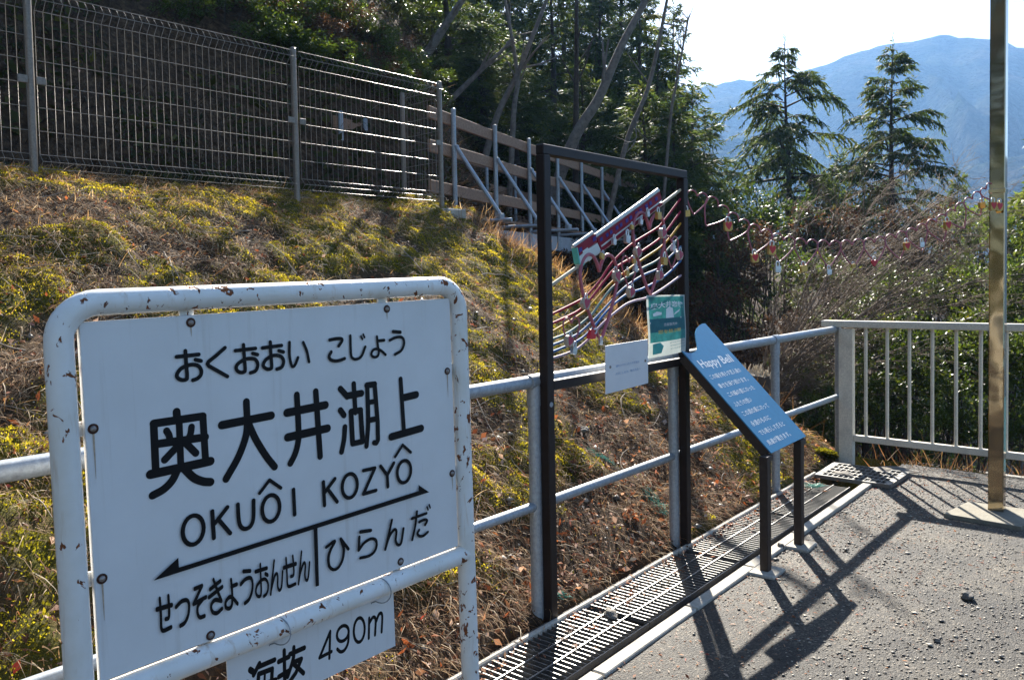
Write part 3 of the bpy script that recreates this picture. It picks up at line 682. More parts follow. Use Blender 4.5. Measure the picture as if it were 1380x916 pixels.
# ------------------------------------------------------------------ flat lettering helpers
def catmull(P, sub=8):
    P = [np.array(q, float) for q in P]; out = []
    for i in range(len(P)-1):
        p0 = P[i-1] if i > 0 else 2*P[0]-P[1]; p1 = P[i]; p2 = P[i+1]; p3 = P[i+2] if i+2 < len(P) else 2*P[-1]-P[-2]
        for k in range(sub):
            t = k/sub
            out.append(.5*((2*p1)+(-p0+p2)*t+(2*p0-5*p1+4*p2-p3)*t*t+(-p0+3*p1-3*p2+p3)*t**3))
    out.append(P[-1]); return out
class Ink:
    """brush strokes with round ends laid on a face; every stroke sits a hair above the last"""
    def __init__(s, fn): s.fn = fn; s.mb = MB(); s.h = 0.0
    def ribbon(s, pts, w, xs=1.0):
        pts = [np.array((p[0]/xs, p[1])) for p in pts]
        q = [pts[0]]
        for p in pts[1:]:
            if np.linalg.norm(p-q[-1]) > w*.04: q.append(p)
        if len(q) < 2: return
        n = len(q); r = w/2; vs = []; fs = []
        hh = lambda i: s.h+.00012*i/n
        for i in range(n):
            t = q[min(i+1, n-1)]-q[max(i-1, 0)]; t = t/np.linalg.norm(t); nr = np.array((-t[1], t[0]))
            for sg in (1, -1):
                c = q[i]+nr*r*sg; vs.append(s.fn(c[0]*xs, c[1], hh(i)))
        for i in range(n-1): fs.append((2*i, 2*i+1, 2*i+3, 2*i+2))
        for end, nb, i in ((q[0], q[1], 0), (q[-1], q[-2], n-1)):
            t = end-nb; a0 = math.atan2(t[1], t[0]); b = len(vs); m_ = 7
            for k in range(m_+1):
                a = a0-math.pi/2+math.pi*k/m_; vs.append(s.fn((end[0]+r*math.cos(a))*xs, end[1]+r*math.sin(a), hh(i)))
            fs.append(tuple(range(b, b+m_+1)))
        s.mb.add(vs, fs); s.h += .00004
    def data(s, txt):
        for rec in txt.split(';'):
            a = [int(q) for q in rec.split(',')]; sm, w, xs = a[0], a[1]/1e4*1.12, a[2]/100
            P = [(a[i]/1e4, a[i+1]/1e4) for i in range(3, len(a), 2)]
            if sm == 1: s.ribbon(catmull(P), w, xs)
            elif sm == 2: s.ribbon(P[:2], w, xs); s.ribbon(catmull(P[1:]), w, xs)
            elif len(P) > 20: s.ribbon(P, w, xs)
            else:
                for i in range(len(P)-1): s.ribbon(P[i:i+2], w, xs)
    def poly(s, P):
        s.mb.add([s.fn(u, v, s.h) for u, v in P], [tuple(range(len(P)))]); s.h += .00004
    def marks(s, a, b, hgt, n, r, upv=(0, 1)):
        """a line of characters too small to read: n clusters of short strokes from a to b"""
        a = np.array(a, float); b = np.array(b, float); d = (b-a)/n; upv = np.array(upv, float)*hgt
        for i in range(n):
            o = a+d*(i+.08); w = d*.84
            for k in range(r.integers(3, 6)):
                if r.random() < .5:
                    y = r.uniform(.05, .95); s.ribbon([o+w*r.uniform(0, .3)+upv*y, o+w*r.uniform(.7, 1)+upv*y], hgt*.15)
                else:
                    x = r.uniform(.1, .9); s.ribbon([o+w*x+upv*r.uniform(.6, 1), o+w*(x+r.uniform(-.2, .2))+upv*r.uniform(0, .3)], hgt*.11)
    def build(s, name, mat, parent): return s.mb.build(name, mat, parent)
def font_mesh(body, fn, x0, y0, width, height, name, mat, parent, h=.0006, bold=.0):
    cu = bpy.data.curves.new(name, 'FONT'); cu.body = body; cu.size = 1.0; cu.offset = bold; cu.resolution_u = 3
    ob = bpy.data.objects.new(name, cu); COL.objects.link(ob)
    me = bpy.data.meshes.new_from_object(ob.evaluated_get(bpy.context.evaluated_depsgraph_get()))
    bpy.data.objects.remove(ob); bpy.data.curves.remove(cu)
    V = np.array([v.co[:] for v in me.vertices]); lo = V.min(0); hi = V.max(0)
    for v in me.vertices:
        u = x0+(v.co.x-lo[0])/(hi[0]-lo[0])*width; w = y0+(v.co.y-lo[1])/(hi[1]-lo[1])*height
        v.co = fn(u, w, h)
    me.name = name; me.materials.clear(); me.materials.append(mat)
    for p in me.polygons: p.material_index = 0
    return link(bpy.data.objects.new(name, me), parent)

# ------------------------------------------------------------------ station name sign
SX, SY, SZ, SW, SH, LEAN = -1.6868, .6108, .7928, .9988, .72, .0177
sign = thing('station_name_sign', 'large white station name board in rusty white tube frame', 'station sign', (SX, SY+SW/2+LEAN*(SZ+SH), 0), (LEAN, 0, 0))
def SL(s, t, x=0.0): return (x, s-SW/2, SZ+t)
fm = MB(); c = []
rad = .075; TL, TR, TT = -.036, 1.036, .757
c.append((TL, -SZ-.1)); c += [(TL, q) for q in np.linspace(-.6, TT-rad, 6)]
c += [(TL+rad*(1-math.cos(a)), TT-rad*(1-math.sin(a))) for a in np.linspace(0, math.pi/2, 9)[1:]]
c += [(q, TT) for q in np.linspace(TL+rad, TR-rad, 6)[1:]]
c += [(TR-rad*(1-math.sin(a)), TT-rad*(1-math.cos(a))) for a in np.linspace(0, math.pi/2, 9)[1:]]
c += [(TR, q) for q in np.linspace(TT-rad, -.6, 6)[1:]]; c.append((TR, -SZ-.1))
fm.tube([SL(*q) for q in c], .0265, 20)
tube = fm.build('frame', M['rusty_white'], sign)
MB().tube([SL(TL, -.033), SL(.3, -.033), SL(.7, -.033), SL(TR, -.033)], .0265, 20).build('cross_tube', M['rusty_white'], sign)
panel = MB().box(SL(SW/2, SH/2, 0), (.014, SW, SH), None, .0015).build('panel', M['board'], sign)
PF = .0075
ink = Ink(lambda u, v, h: SL(u, v, PF+h)); ink.data(SIGN_TXT)
ink.poly([(.1143, .1741), (.1687, .2072), (.169, .1853), (.85, .1964), (.85, .2131), (.8881, .1844)])
ink.poly([(.5075, .186), (.5185, .186), (.5155, .0365), (.5055, .037)])
ink.build('lettering', M['ink'], panel)
M['rust_run'] = mat_plain('rust_run', (.47, .36, .26), .6, var=.25, scale=120)
for u, v, ln_, w_ in ((.0146, .5091, .10, .0042), (.0147, .2077, .085, .004), (.978, .5132, .075, .004), (.983, .2169, .05, .0035), (.2257, .7045, .03, .004), (.7665, .703, .028, .004)):
    MB().prism([(u-w_/2, v-.008), (u+w_/2, v-.008), (u+w_*.32, v-ln_*.55), (u+.0002, v-ln_), (u-.0002, v-ln_), (u-w_*.32, v-ln_*.5)], lambda a_, b_, t_: SL(a_, b_, t_), PF+.0002, PF+.0004).build('rust_stain', M['rust_run'], panel)
for i, (u, v) in enumerate([(.2257, .7045), (.7665, .703), (.0146, .5091), (.9780, .5132), (.0147, .2077), (.983, .2169), (.2337, .0125), (.7799, .0178)]):
    s_ = MB().dome(SL(u, v, PF+.0006), (1, 0, 0), .0065, .005).build('screw', M['screw'], sign)
    MB().tube([SL(u, v, PF), SL(u, v, PF+.001)], .0105, 14).build('washer', M['rust_ring'], s_)
    if i < 2: a, b, w_, h_ = u, .735, .032, .07
    elif i in (2, 4): a, b, w_, h_ = -.005, v, .06, .03
    elif i in (3, 5): a, b, w_, h_ = 1.003, v, .06, .03
    else: a, b, w_, h_ = u, -.005, .032, .05
    MB().box(SL(a, b, -.011), (.006, w_, h_), None, .001).build('bracket', M['rusty_white'], sign)
alt = thing('altitude_sign', 'small white altitude plate wired under the station name board', 'sign', (SX-.022, SY+SW/2+LEAN*(SZ+SH), SZ-.22), (LEAN, 0, 0))
def AL(s, t, x=0.0): return (x, s-SW/2, t+.22)
ap = MB().box(AL(.518, -.13, 0), (.004, .49, .182)).build('plate', M['board'], alt)
_at = ALT_TXT.split(';')
for part_ in (_at[:8], _at[8:17], _at[17:]):
    ia = Ink(lambda u, v, h: AL(u, v, .0022+h)); ia.data(';'.join(part_)); ia.build('lettering', M['ink'], ap)
for u in (.395, .70):
    MB().tube([AL(u+.012*math.sin(a), -.035+.034*math.cos(a)-.006, .022+.034*math.sin(a)) for a in np.linspace(-.3, 3.5, 16)]+[AL(u-.012, -.075, .004), AL(u-.014, -.085, -.004)], .0015, 6).build('tie_wire', M['galv'], alt)

# ------------------------------------------------------------------ galvanised handrail
hr = thing('handrail', 'grey galvanised two-rail handrail along the foot of the bank', 'handrail', (-2.45, 4.1, 0))
HP = [(-2.33, -1.4), (-2.355, .1), (-2.38, 1.5), (-2.408, 2.829), (-2.447, 4.129), (-2.492, 5.633), (-2.533, 7.0)]
def W2(o, P): return tuple(np.array(P)-np.array(o.location))
ZT, ZM = 1.103, .5245
for i, (x, y) in enumerate(HP):
    ob = MB().tube([W2(hr, (x, y, -.15)), W2(hr, (x, y, ZT-.01))], .030, 16).build('post', M['galv'], hr)
    if i < len(HP)-1:
        MB().tube([W2(hr, (x+.003, y-.045, ZT)), W2(hr, (x-.003, y+.045, ZT))], .0345, 16).build('sleeve', M['galv'], ob)
        MB().tube([W2(hr, (x, y, ZT-.11)), W2(hr, (x, y, ZT-.02))], .0335, 16).build('sleeve', M['galv'], ob)
    else:
        MB().dome(W2(hr, (x+.0, y+.022, ZM)), (-.03, 1, 0), .026, .02).build('cap', M['galv'], ob)
    if i:
        (x0, y0) = HP[i-1]
        MB().tube([W2(hr, (x0, y0, ZT)), W2(hr, (x, y, ZT))] if i < len(HP)-1 else [W2(hr, (x0, y0, ZT)), W2(hr, (x, y-.06, ZT)), W2(hr, (x, y-.02, ZT-.006)), W2(hr, (x, y, ZT-.03)), W2(hr, (x, y, ZT-.07))], .030, 16).build('top_rail', M['galv'], hr)
        MB().tube([W2(hr, (x0, y0, ZM)), W2(hr, (x, y+(.02 if i == len(HP)-1 else 0), ZM))], .0225, 14).build('lower_rail', M['galv'], hr)

# ------------------------------------------------------------------ drain
dr = MB()
def gl(Y, off, z): return (gline(Y, off), Y, z)
dr.add([gl(-6, -.50, -.30), gl(-6, .10, -.30), gl(7.0, .10, -.30), gl(7.0, -.56, -.30)], [(0, 1, 2, 3)])
drain = structure(dr.build('drain_channel', M['pit']))
MB().bar((gline(-6, .025), -6, -.155), (gline(6.30, .025), 6.30, -.155), .046, .29).build('channel_wall', M['pit'], drain)
MB().bar((gline(-6, -.435), -6, -.155), (gline(6.30, -.435), 6.30, -.155), .046, .29).build('channel_wall', M['pit'], drain)
bounds = [-2.2, -.2, 1.1, 2.55, 3.35, 4.02, 4.72, 6.32]
for a, b in zip(bounds[:-1], bounds[1:]):                     # pale kerb strip on the path side, in lengths
    MB().bar(gl(a+.006, .026, .002), gl(b-.006, .026, .002), .062, .03, (0, 0, 1), .004).build('kerb_strip', M['concrete'], drain)
    MB().bar(gl(a, -.412, -.004), gl(b, -.412, -.004), .026, .03, (0, 0, 1), .006).build('kerb_strip', M['concrete'], drain)
sec = [-.9, .1, 1.1, 2.1, 3.1, 4.1, 5.1, 6.05]
bar_me = None
names = ['nearest visible length', 'second length', 'third length', 'fourth length', 'farthest length']
labs = {2.1: 'steel drain grating length beside the foot of the station sign', 3.1: 'steel drain grating length just before the blue sign panel', 4.1: 'steel drain grating length behind the blue sign panel posts', 5.1: 'steel drain grating length with the green scrap, before the lattice cover', 1.1: 'steel drain grating length cut by the bottom edge, behind the station sign'}
for a, b in zip(sec[2:-1], sec[3:]):
    g = thing('drain_grating', labs[a], 'grating', gl(a, -.232, -.012), (0, 0, .045), 'drain gratings end to end')
    Lg = b-a-.008; wg = .335; nb = int(Lg/.0345)
    for k_ in range(nb):
        o = MB().box((0, 0, 0), (wg, .0036, .020)).build('bar', M['grate'], g) if bar_me is None else link(bpy.data.objects.new('bar', bar_me), g)
        bar_me = o.data
        o.location = (0, .018+k_*.0345, 0)
    for xo in (-.045, .055):
        MB().bar((xo, 0, .0128), (xo, Lg, .0128), .006, .005).build('cross_rod', M['grate'], g)
    for xo in (-wg/2-.003, wg/2+.003):
        MB().bar((xo, 0, .0), (xo, Lg, .0), .005, .028).build('side_bar', M['grate'], g)
# lattice cover lying askew at the end
cq = [on_z(x, y, .012) for x, y in ((1099.6, 641), (1199, 655.5), (1225, 638.6), (1123.7, 625.5))]
gc = thing('lattice_grating', 'pale lattice grating cover lying askew at the end of the drain', 'grating', tuple(sum(cq)/4))
def LQ(u, v, z=0): return W2(gc, (1-u)*(1-v)*cq[0]+u*(1-v)*cq[1]+u*v*cq[2]+(1-u)*v*cq[3]+np.array((0, 0, z)))
for u in np.linspace(0, 1, 15): MB().bar(LQ(u, 0), LQ(u, 1), .006 if 0 < u < 1 else .012, .03).build('lattice_bar', M['grate'], gc)
for v in np.linspace(0, 1, 6): MB().bar(LQ(0, v, .002), LQ(1, v, .002), .016 if 0 < v < 1 else .022, .028).build('lattice_bar', M['grate'], gc)
for q in (0, .93): MB().add([LQ(q+.0, .02, .016), LQ(q+.07, .02, .016), LQ(q+.07, .98, .016), LQ(q, .98, .016)], [(0, 1, 2, 3)]).build('end_plate', M['grate'], gc)

# ------------------------------------------------------------------ cream balustrade
BY = 6.93
bl = thing('balustrade', 'cream metal balustrade with upright bars closing the end of the path', 'railing', (-1.0, BY, 0))
MB().box(W2(bl, (-2.44, BY, .48)), (.115, .06, 1.26), None, .004).build('post', M['alu'], bl)
MB().box(W2(bl, (.65, BY, .48)), (.115, .06, 1.26), None, .004).build('post', M['alu'], bl)
MB().box(W2(bl, (-.66, BY, 1.150)), (3.96, .09, .055), None, .006).build('top_rail', M['alu'], bl)
MB().box(W2(bl, (-.87, BY, .195)), (3.02, .05, .052), None, .004).build('bottom_rail', M['alu'], bl)
bm_ = None
for k_ in range(18):
    o = MB().tube([(0, 0, -.455), (0, 0, .452)], .0135, 12).build('baluster', M['alu'], bl) if bm_ is None else link(bpy.data.objects.new('baluster', bm_), bl)
    bm_ = o.data; o.location = W2(bl, (-2.285+k_*.1685, BY, .672))

# ------------------------------------------------------------------ polished square pole
m, nt, N, L, P = nodes_of('polished_steel')
P.inputs["Base Color"].default_value = (.45, .37, .25, 1); P.inputs["Metallic"].default_value = 1.0; P.inputs["Roughness"].default_value = .10  # gold-brown base colour carries the warm and dark reflections of the steel
t = noise_node(nt, 1.0, 2, .5, mapping(nt, obj_co(nt), (2.5, 2.5, 3.2))); L.new(bump(nt, t.outputs[0], .4, .03), P.inputs["Normal"])
M['polished'] = m
PX, PY = -1.15, 5.98
pole = thing('metal_pole', 'tall polished square metal pole standing before the balustrade', 'pole', (PX, PY, 0), (0, 0, math.radians(1.5)))
MB().box((0, 0, 2.35), (.088, .088, 4.74), None, .006).build('shaft', M['polished'], pole)
MB().box((0, 0, .008), (.105, .105, .018), None, .003).build('foot_collar', M['polished'], pole)
MB().box((0, 0, 2.08), (.096, .096, .03), None, .003).build('clamp_band', M['polished'], pole)
qd = [on_z(x, y, .02) for x, y in ((1272, 691), (1376, 709), (1420, 690), (1305, 675))]
pad = MB().prism([tuple(q[:2]) for q in qd], lambda u, v, t_: (u, v, t_), -.03, .018)
tag(pad.build('concrete_pad', M['padconc']), 'flat square concrete pad under the polished pole', 'pad')

# ------------------------------------------------------------------ love-lock frame
FA = np.array((-2.357, 2.862, 0)); FB = np.array((-2.398, 4.170, 0))
FD = (FB-FA)/np.linalg.norm(FB-FA); FN = np.array((FD[1], -FD[0], 0)); FL = float(np.linalg.norm(FB-FA))
fr_ = thing('lock_frame', 'dark brown steel frame with coloured track lines and hearts', 'frame', tuple(FA), (0, 0, math.atan2(FD[1], FD[0])))
# local: x along the frame, y away from the path, z up; the path side is -y
ZF = 2.135
MB().box((0, 0, ZF/2-.05), (.05, .05, ZF+.1), None, .004).build('post', M['frame'], fr_)
MB().box((FL, 0, ZF/2-.05), (.05, .05, ZF+.1), None, .004).build('post', M['frame'], fr_)
MB().box((FL/2, .001, ZF+.024), (FL+.05, .046, .047), None, .004).build('top_beam', M['frame'], fr_)
MB().box((FL/2, .001, 1.082), (FL-.052, .044, .045), None, .004).build('bottom_beam', M['frame'], fr_)
MB().tube([(-.01, -.03, 1.0), (-.01, -.033, 1.0)], .012, 8).build('bolt', M['galv'], fr_)
def FPX(x, y, off=.0):
    """surveyed point -> frame-local (along, -off, z)"""
    q = on_plane(x, y, FA+FN*off, FN)-FA
    return (float(q@FD), -off, float(q[2]))
rails = [[(747, 387), (830, 323), (916, 256)],
 [(747, 425), (779, 406), (792, 397), (810, 376), (825, 354), (850, 330), (883, 309), (892, 301), (916, 268)],
 [(747, 437), (768, 425), (783, 416), (798, 400), (815, 378), (831, 360), (857, 344), (887, 323), (900, 309), (916, 285)],
 [(747, 449), (766, 434), (790, 418), (801, 406), (826, 379), (861, 353), (889, 334), (903, 320), (917, 301)],
 [(747, 458), (768, 447), (796, 425), (809, 408), (829, 384), (863, 363), (887, 350), (903, 333), (915, 318)],
 [(747, 466), (777, 451), (801, 430), (818, 412), (840, 389), (865, 372), (889, 361), (903, 346), (916, 332)],
 [(747, 475), (777, 460), (796, 445), (820, 417), (844, 397), (866, 389), (887, 378), (902, 367), (915, 351)],
 [(747, 483), (772, 473), (792, 458), (812, 436), (838, 414), (853, 406), (872, 401), (890, 391), (903, 382), (915, 371)]]
for i, rl in enumerate(rails):
    pts = [FPX(x, y) for x, y in rl]
    pts[0] = (.022, 0, pts[0][2]); pts[-1] = (FL-.022, 0, pts[-1][2])
    MB().tube(catmull(pts, 6) if i else pts, .0062 if i else .0085, 10).build('track', RAILM[i], fr_)
def fp(poly_px, o0, o1, name, mat, parent):
    pl = [FPX(x, y, 0) for x, y in poly_px]
    return MB().prism([(q[0], q[2]) for q in pl], lambda u, v, t_: (u, t_, v), -o0, -o1).build(name, mat, parent)
def c1(*q): return [(740+a/9.16, 250+b/9.16) for a, b in q]
tr = fp(c1((300, 765), (540, 592), (560, 690), (345, 868)), -.012, .016, 'engine', M['train_red'], fr_)
fp(c1((345, 868), (382, 840), (380, 810), (440, 765), (450, 785), (560, 710), (600, 800), (560, 850), (350, 990), (330, 900)), -.010, .018, 'lower_body', M['train_white'], tr)
fp(c1((300, 772), (312, 765), (352, 980), (332, 960)), -.012, .0195, 'front_edge', M['train_teal'], tr)
for cx_, cy_ in ((350, 793), (522, 660)): fp(c1((cx_-20, cy_-14), (cx_+15, cy_-36), (cx_+24, cy_+12), (cx_-12, cy_+38)), .0, .0185, 'window', M['train_blue'], tr)
MB().tube([FPX(*c1((296, 752))[0]), FPX(*c1((536, 582))[0])], .009, 10).build('roof', M['train_white'], tr)  # white roof: the sunlit top edge is put into the colour
ca = fp([(801, 321), (886, 259), (889, 271), (806, 334)], -.012, .016, 'carriage', M['train_red'], fr_)
MB().tube([FPX(800, 319.5), FPX(860, 276), FPX(886.5, 256.5)], .012, 10).build('roof', M['train_white'], ca)  # white here too stands for sunlight along the carriage top
fp([(806.5, 331), (888.5, 269.5), (889, 271), (807, 333)], -.01, .0175, 'stripe', M['train_white'], ca)
for k_ in range(12):
    f = .04+k_*.078+(.016 if k_ % 2 else 0); x0, y0 = 801+85*f, 324-62*f
    fp([(x0, y0), (x0+3.2, y0-2.3), (x0+4.2, y0+2.2), (x0+1.0, y0+4.6)], 0, .0182, 'window', M['train_blue'], ca)
lb = fp([(806, 334.5), (889.5, 272), (890, 276), (808, 339)], -.010, .014, 'chassis', M['train_red'], ca)
for k_ in range(11):
    x0 = 783+k_*10; y0 = 387-(x0-747)*.775-5
    fp([(x0-2.5, y0+1), (x0+2, y0-3), (x0+3, y0+2), (x0-1, y0+6)], -.006, .010, 'wheel', M['train_white'] if k_ % 3 else M['train_teal'], ca)

# hearts bent from pink wire
HB = [(0, .28), (.07, .40), (.17, .485), (.28, .50), (.39, .455), (.47, .36), (.5, .24), (.47, .08), (.36, -.14), (.2, -.38), (.02, -.62)]
def heart_pts(sub=3):
    R_ = catmull(HB, sub); return [np.array((q[0], q[1])) for q in R_]+[np.array((-q[0], q[1])) for q in R_[::-1][1:]]
def heart_mesh(w, h, r, n=8):
    mb = MB(); mb.tube([(q[0]*w, 0, q[1]*h) for q in heart_pts()], r, n, closed=True); return mb
hearts = [((782, 373), (832, 376), (807, 366), (807, 459), 'large pink wire heart at the left of the track lines', .0085),
          ((853, 325), (896, 325), (874, 309), (874, 397), 'large pink wire heart at the right of the track lines', .0085),
          ((759, 447), (781, 440), (770, 436), (777, 469), 'small pink wire heart low beside the left post of the dark frame', .004),
          ((838, 364), (858, 364), (848, 354), (851, 389), 'small pink wire heart between the two large hearts', .004),
          ((896, 336), (914, 340), (904, 327), (902, 362), 'small pink wire heart beside the right post of the dark frame', .004)]
def frame_world(l): return FA+FD*l[0]-FN*l[1]*1.0+np.array((0, 0, l[2])) if False else FA+FD*l[0]+FN*(-l[1])+np.array((0, 0, l[2]))
for lft, rgt, no, tip, lab, r_ in hearts:
    a, b, c_, d_ = [np.array(FPX(*q, .018)) for q in (lft, rgt, no, tip)]
    w = abs(b[0]-a[0]); h = abs(c_[2]-d_[2])/.90
    ctr = frame_world(((a[0]+b[0])/2, -.018, c_[2]-.28*h))
    o = heart_mesh(w, h, r_).build('wire_heart', M['pink'], None); o.location = tuple(ctr); o.rotation_euler = (0, 0, math.atan2(FD[1], FD[0]))
    tag(o, lab, 'wire heart', 'pink hearts on the dark frame')

# padlocks
def lock_heart(s): return [(q[0]*s, q[1]*s) for q in heart_pts(1)]
def make_lock(kind, label, loc, rz, size=1.0, tilt=0.0, group=None):
    o = thing('padlock', label, 'padlock', loc, (0, tilt, rz), group)
    if kind in ('pink',):
        poly = [(-.026, .012), (-.012, .026), (.016, .026), (.03, .008), (.026, -.016), (.008, -.03), (-.014, -.026), (-.03, -.006)]; bm1, hm, th = M['beige'], M['pinkheart'], .011
        hs = .044
    elif kind == 'redheart':
        poly = [(-.018, .018), (.018, .018), (.02, -.018), (.012, -.026), (-.012, -.026), (-.02, -.018)]; bm1, hm, th = M['brass'], M['redheart'], .008; hs = .034
    elif kind == 'brass':
        poly = [(-.018, .014), (.018, .014), (.018, -.016), (.014, -.02), (-.014, -.02), (-.018, -.016)]; bm1, hm, th = M['brass'], None, .008; hs = 0
    elif kind == 'red':
        poly = lock_heart(.042); bm1, hm, th = M['redheart'], None, .008; hs = 0
    else:
        poly = [(-.013, .011), (.013, .011), (.013, -.012), (.009, -.016), (-.009, -.016), (-.013, -.012)]; bm1, hm, th = M['silver'], None, .006; hs = 0
    S = size
    bd = MB().prism([(a*S, b*S) for a, b in poly], lambda u, v, t_: (u, t_, v), -th*S, th*S).build('body', bm1, o)
    top = max(b for a, b in poly)
    w = .010 if kind not in ('silver',) else .007
    MB().tube([(-w*S, 0, (top-.006)*S), (-w*S, 0, (top+.012)*S)]+[(-w*S*math.cos(q), 0, (top+.012+w*math.sin(q))*S) for q in np.linspace(.4, 2.74, 6)]+[(w*S, 0, (top+.012)*S), (w*S, 0, (top-.006)*S)], .0032*S, 7).build('shackle', M['silver'], o)
    if hs: MB().prism([(q[0]*S, q[1]*S-.0*S) for q in lock_heart(hs)], lambda u, v, t_: (u, t_, v), -th*S-.0015, -th*S+.001).build('heart_emblem', hm, bd)
    return o
FRZ = math.atan2(FD[1], FD[0])
def c2(a, b): return (740+a/5.39, 330+b/5.39)
def c3(a, b): return (820+a/5.39, 250+b/5.39)
flocks = [('pink', c2(262, 425), 'beige padlock with pink heart on the left side of the left large heart', 1.0, .2), ('pink', c2(490, 225), 'beige padlock with pink heart on the right side of the left large heart', 1.0, -.3),
 ('pink', c2(143, 695), 'beige padlock with pink heart nearest the foot of the left dark post', .95, .5), ('pink', c3(210, 482), 'beige padlock with pink heart on the left side of the right large heart', 1.0, .4),
 ('pink', c3(392, 345), 'beige padlock with pink heart high on the right side of the right large heart', 1.0, .5), ('pink', c3(372, 652), 'beige padlock with pink heart low on the right side of the right large heart', .95, .6),
 ('pink', c3(160, 772), 'beige padlock with pink heart under the small heart between the large hearts', 1.0, .5), ('pink', c3(515, 505), 'beige padlock with pink heart beside the right dark post', .95, .4),
 ('brass', c3(362, 215), 'brass padlock hanging below the end of the carriage', 1.15, 0), ('brass', c3(405, 545), 'bright yellow padlock inside the right large heart', 1.2, .1), ('brass', c3(135, 635), 'small brass padlock on the small heart between the large hearts', .8, .2),
 ('brass', c2(385, 80), 'round brass padlock hanging under the engine', .8, .4), ('silver', c2(180, 762), 'silver padlock at the tip of the small low heart', 1.3, .3), ('silver', c3(470, 452), 'silver padlock near the top of the right dark post heart', 1.3, .3),
 ('silver', c3(195, 600), 'silver padlock right of the small brass one between the hearts', 1.2, .2), ('red', c2(305, 655), 'red padlock at the tip of the left large heart', 1.2, 1.1),
 ('silver', c3(135, 385), 'grey padlock below the middle of the carriage', 1.5, .1), ('silver', c3(235, 262), 'silver padlock under the carriage, before its far end', 1.0, .2), ('silver', c3(285, 205), 'silver padlock under the far end of the carriage', 1.0, -.2), ('brass', c3(170, 300), 'tiny brass padlock under the middle of the carriage', .7, .1),
 ('silver', c3(40, 405), 'pale padlock where carriage and engine meet', 1.1, .1), ('brass', c3(185, 545), 'tiny brass padlock on the yellow track line', .7, 0), ('silver', c2(375, 705), 'silver padlock below the tip of the left large heart', .9, .2)]
for kind, (x, y), lab, sz, tl in flocks:
    make_lock(kind, lab, tuple(frame_world(FPX(x, y, .034))), FRZ, sz, tl, 'padlocks on the dark frame')

# chain of hearts from the frame to the pole
J = [(926, 262), (953, 269), (981, 291), (1009, 308), (1040, 321), (1071, 329), (1102, 332), (1133, 333), (1164, 330), (1193, 326), (1222, 318), (1249, 307), (1276, 294), (1300, 277), (1322, 262), (1337, 249)]
CA = FB.copy(); CB = np.array((PX, PY, 0)); CDv = (CB-CA)/np.linalg.norm(CB-CA); CN = np.array((CDv[1], -CDv[0], 0))
def chain_pt(x, y, off=0.0): return on_plane(x, y, CA+CN*off, CN)
JP = [chain_pt(*q) for q in J]
for i in range(len(JP)-1):
    a, b = JP[i], JP[i+1]; d = b-a; w = float(np.linalg.norm(d)); pitch = math.asin(d[2]/w)
    o = heart_mesh(w*1.02, w*.92, .0042, 7).build('wire_heart', M['pink'], None)
    zl = np.array((-CDv[0]*math.sin(pitch), -CDv[1]*math.sin(pitch), math.cos(pitch)))
    o.location = tuple((a+b)/2-zl*.24*w*.92)
    o.rotation_euler = Matrix(((CDv[0]*math.cos(pitch), -CDv[1], zl[0]), (CDv[1]*math.cos(pitch), CDv[0], zl[1]), (math.sin(pitch), 0, zl[2]))).to_euler()
    tag(o, 'pink wire heart, %s in the chain from the dark frame to the pole' % ORD[i], 'wire heart', 'chain of pink hearts')
CRZ = math.atan2(CDv[1], CDv[0])
clocks = [('redheart', (981, 304), 'brass padlock with red heart nearest the dark frame on the heart chain', 1.25), ('redheart', (1017, 347), 'brass padlock with red heart, second from the dark frame and lowest on the left', 1.15), ('redheart', (1040, 336), 'brass padlock with red heart, third from the dark frame on the heart chain', 1.25),
 ('brass', (1083, 361), 'plain brass padlock left of the chain middle', 1.1), ('silver', (1048, 362), 'pale padlock hanging left of the plain brass one on the chain', 1.4), ('silver', (1117, 366), 'silver padlock at the lowest sag of the heart chain', 1.2), ('brass', (1150, 358), 'tiny yellow padlock just right of the chain middle', .7),
 ('red', (1178, 354), 'bright red padlock right of the chain middle', .9), ('redheart', (1222, 331), 'brass padlock with red heart on the rising part of the chain', 1.1), ('silver', (1242, 329), 'silver padlock on the rising right part of the chain', 1.2), ('redheart', (1277, 303), 'brass padlock with red heart two hearts before the pole', 1.2),
 ('brass', (1323, 276), 'brown brass padlock just left of the polished pole', 1.1), ('redheart', (1338, 277), 'left one of two red heart padlocks against the polished pole', 1.2), ('redheart', (1346, 278), 'right one of two red heart padlocks against the polished pole', 1.2), ('brass', (925, 287), 'brass padlock beside the right post of the dark frame, under the chain', 1.1)]
for i, (kind, (x, y), lab, sz) in enumerate(clocks):
    off = .016 if x < 1330 else .085
    make_lock(kind, lab, tuple(chain_pt(x, y, off)), CRZ, sz, random.uniform(-.15, .15), 'padlocks on the heart chain')

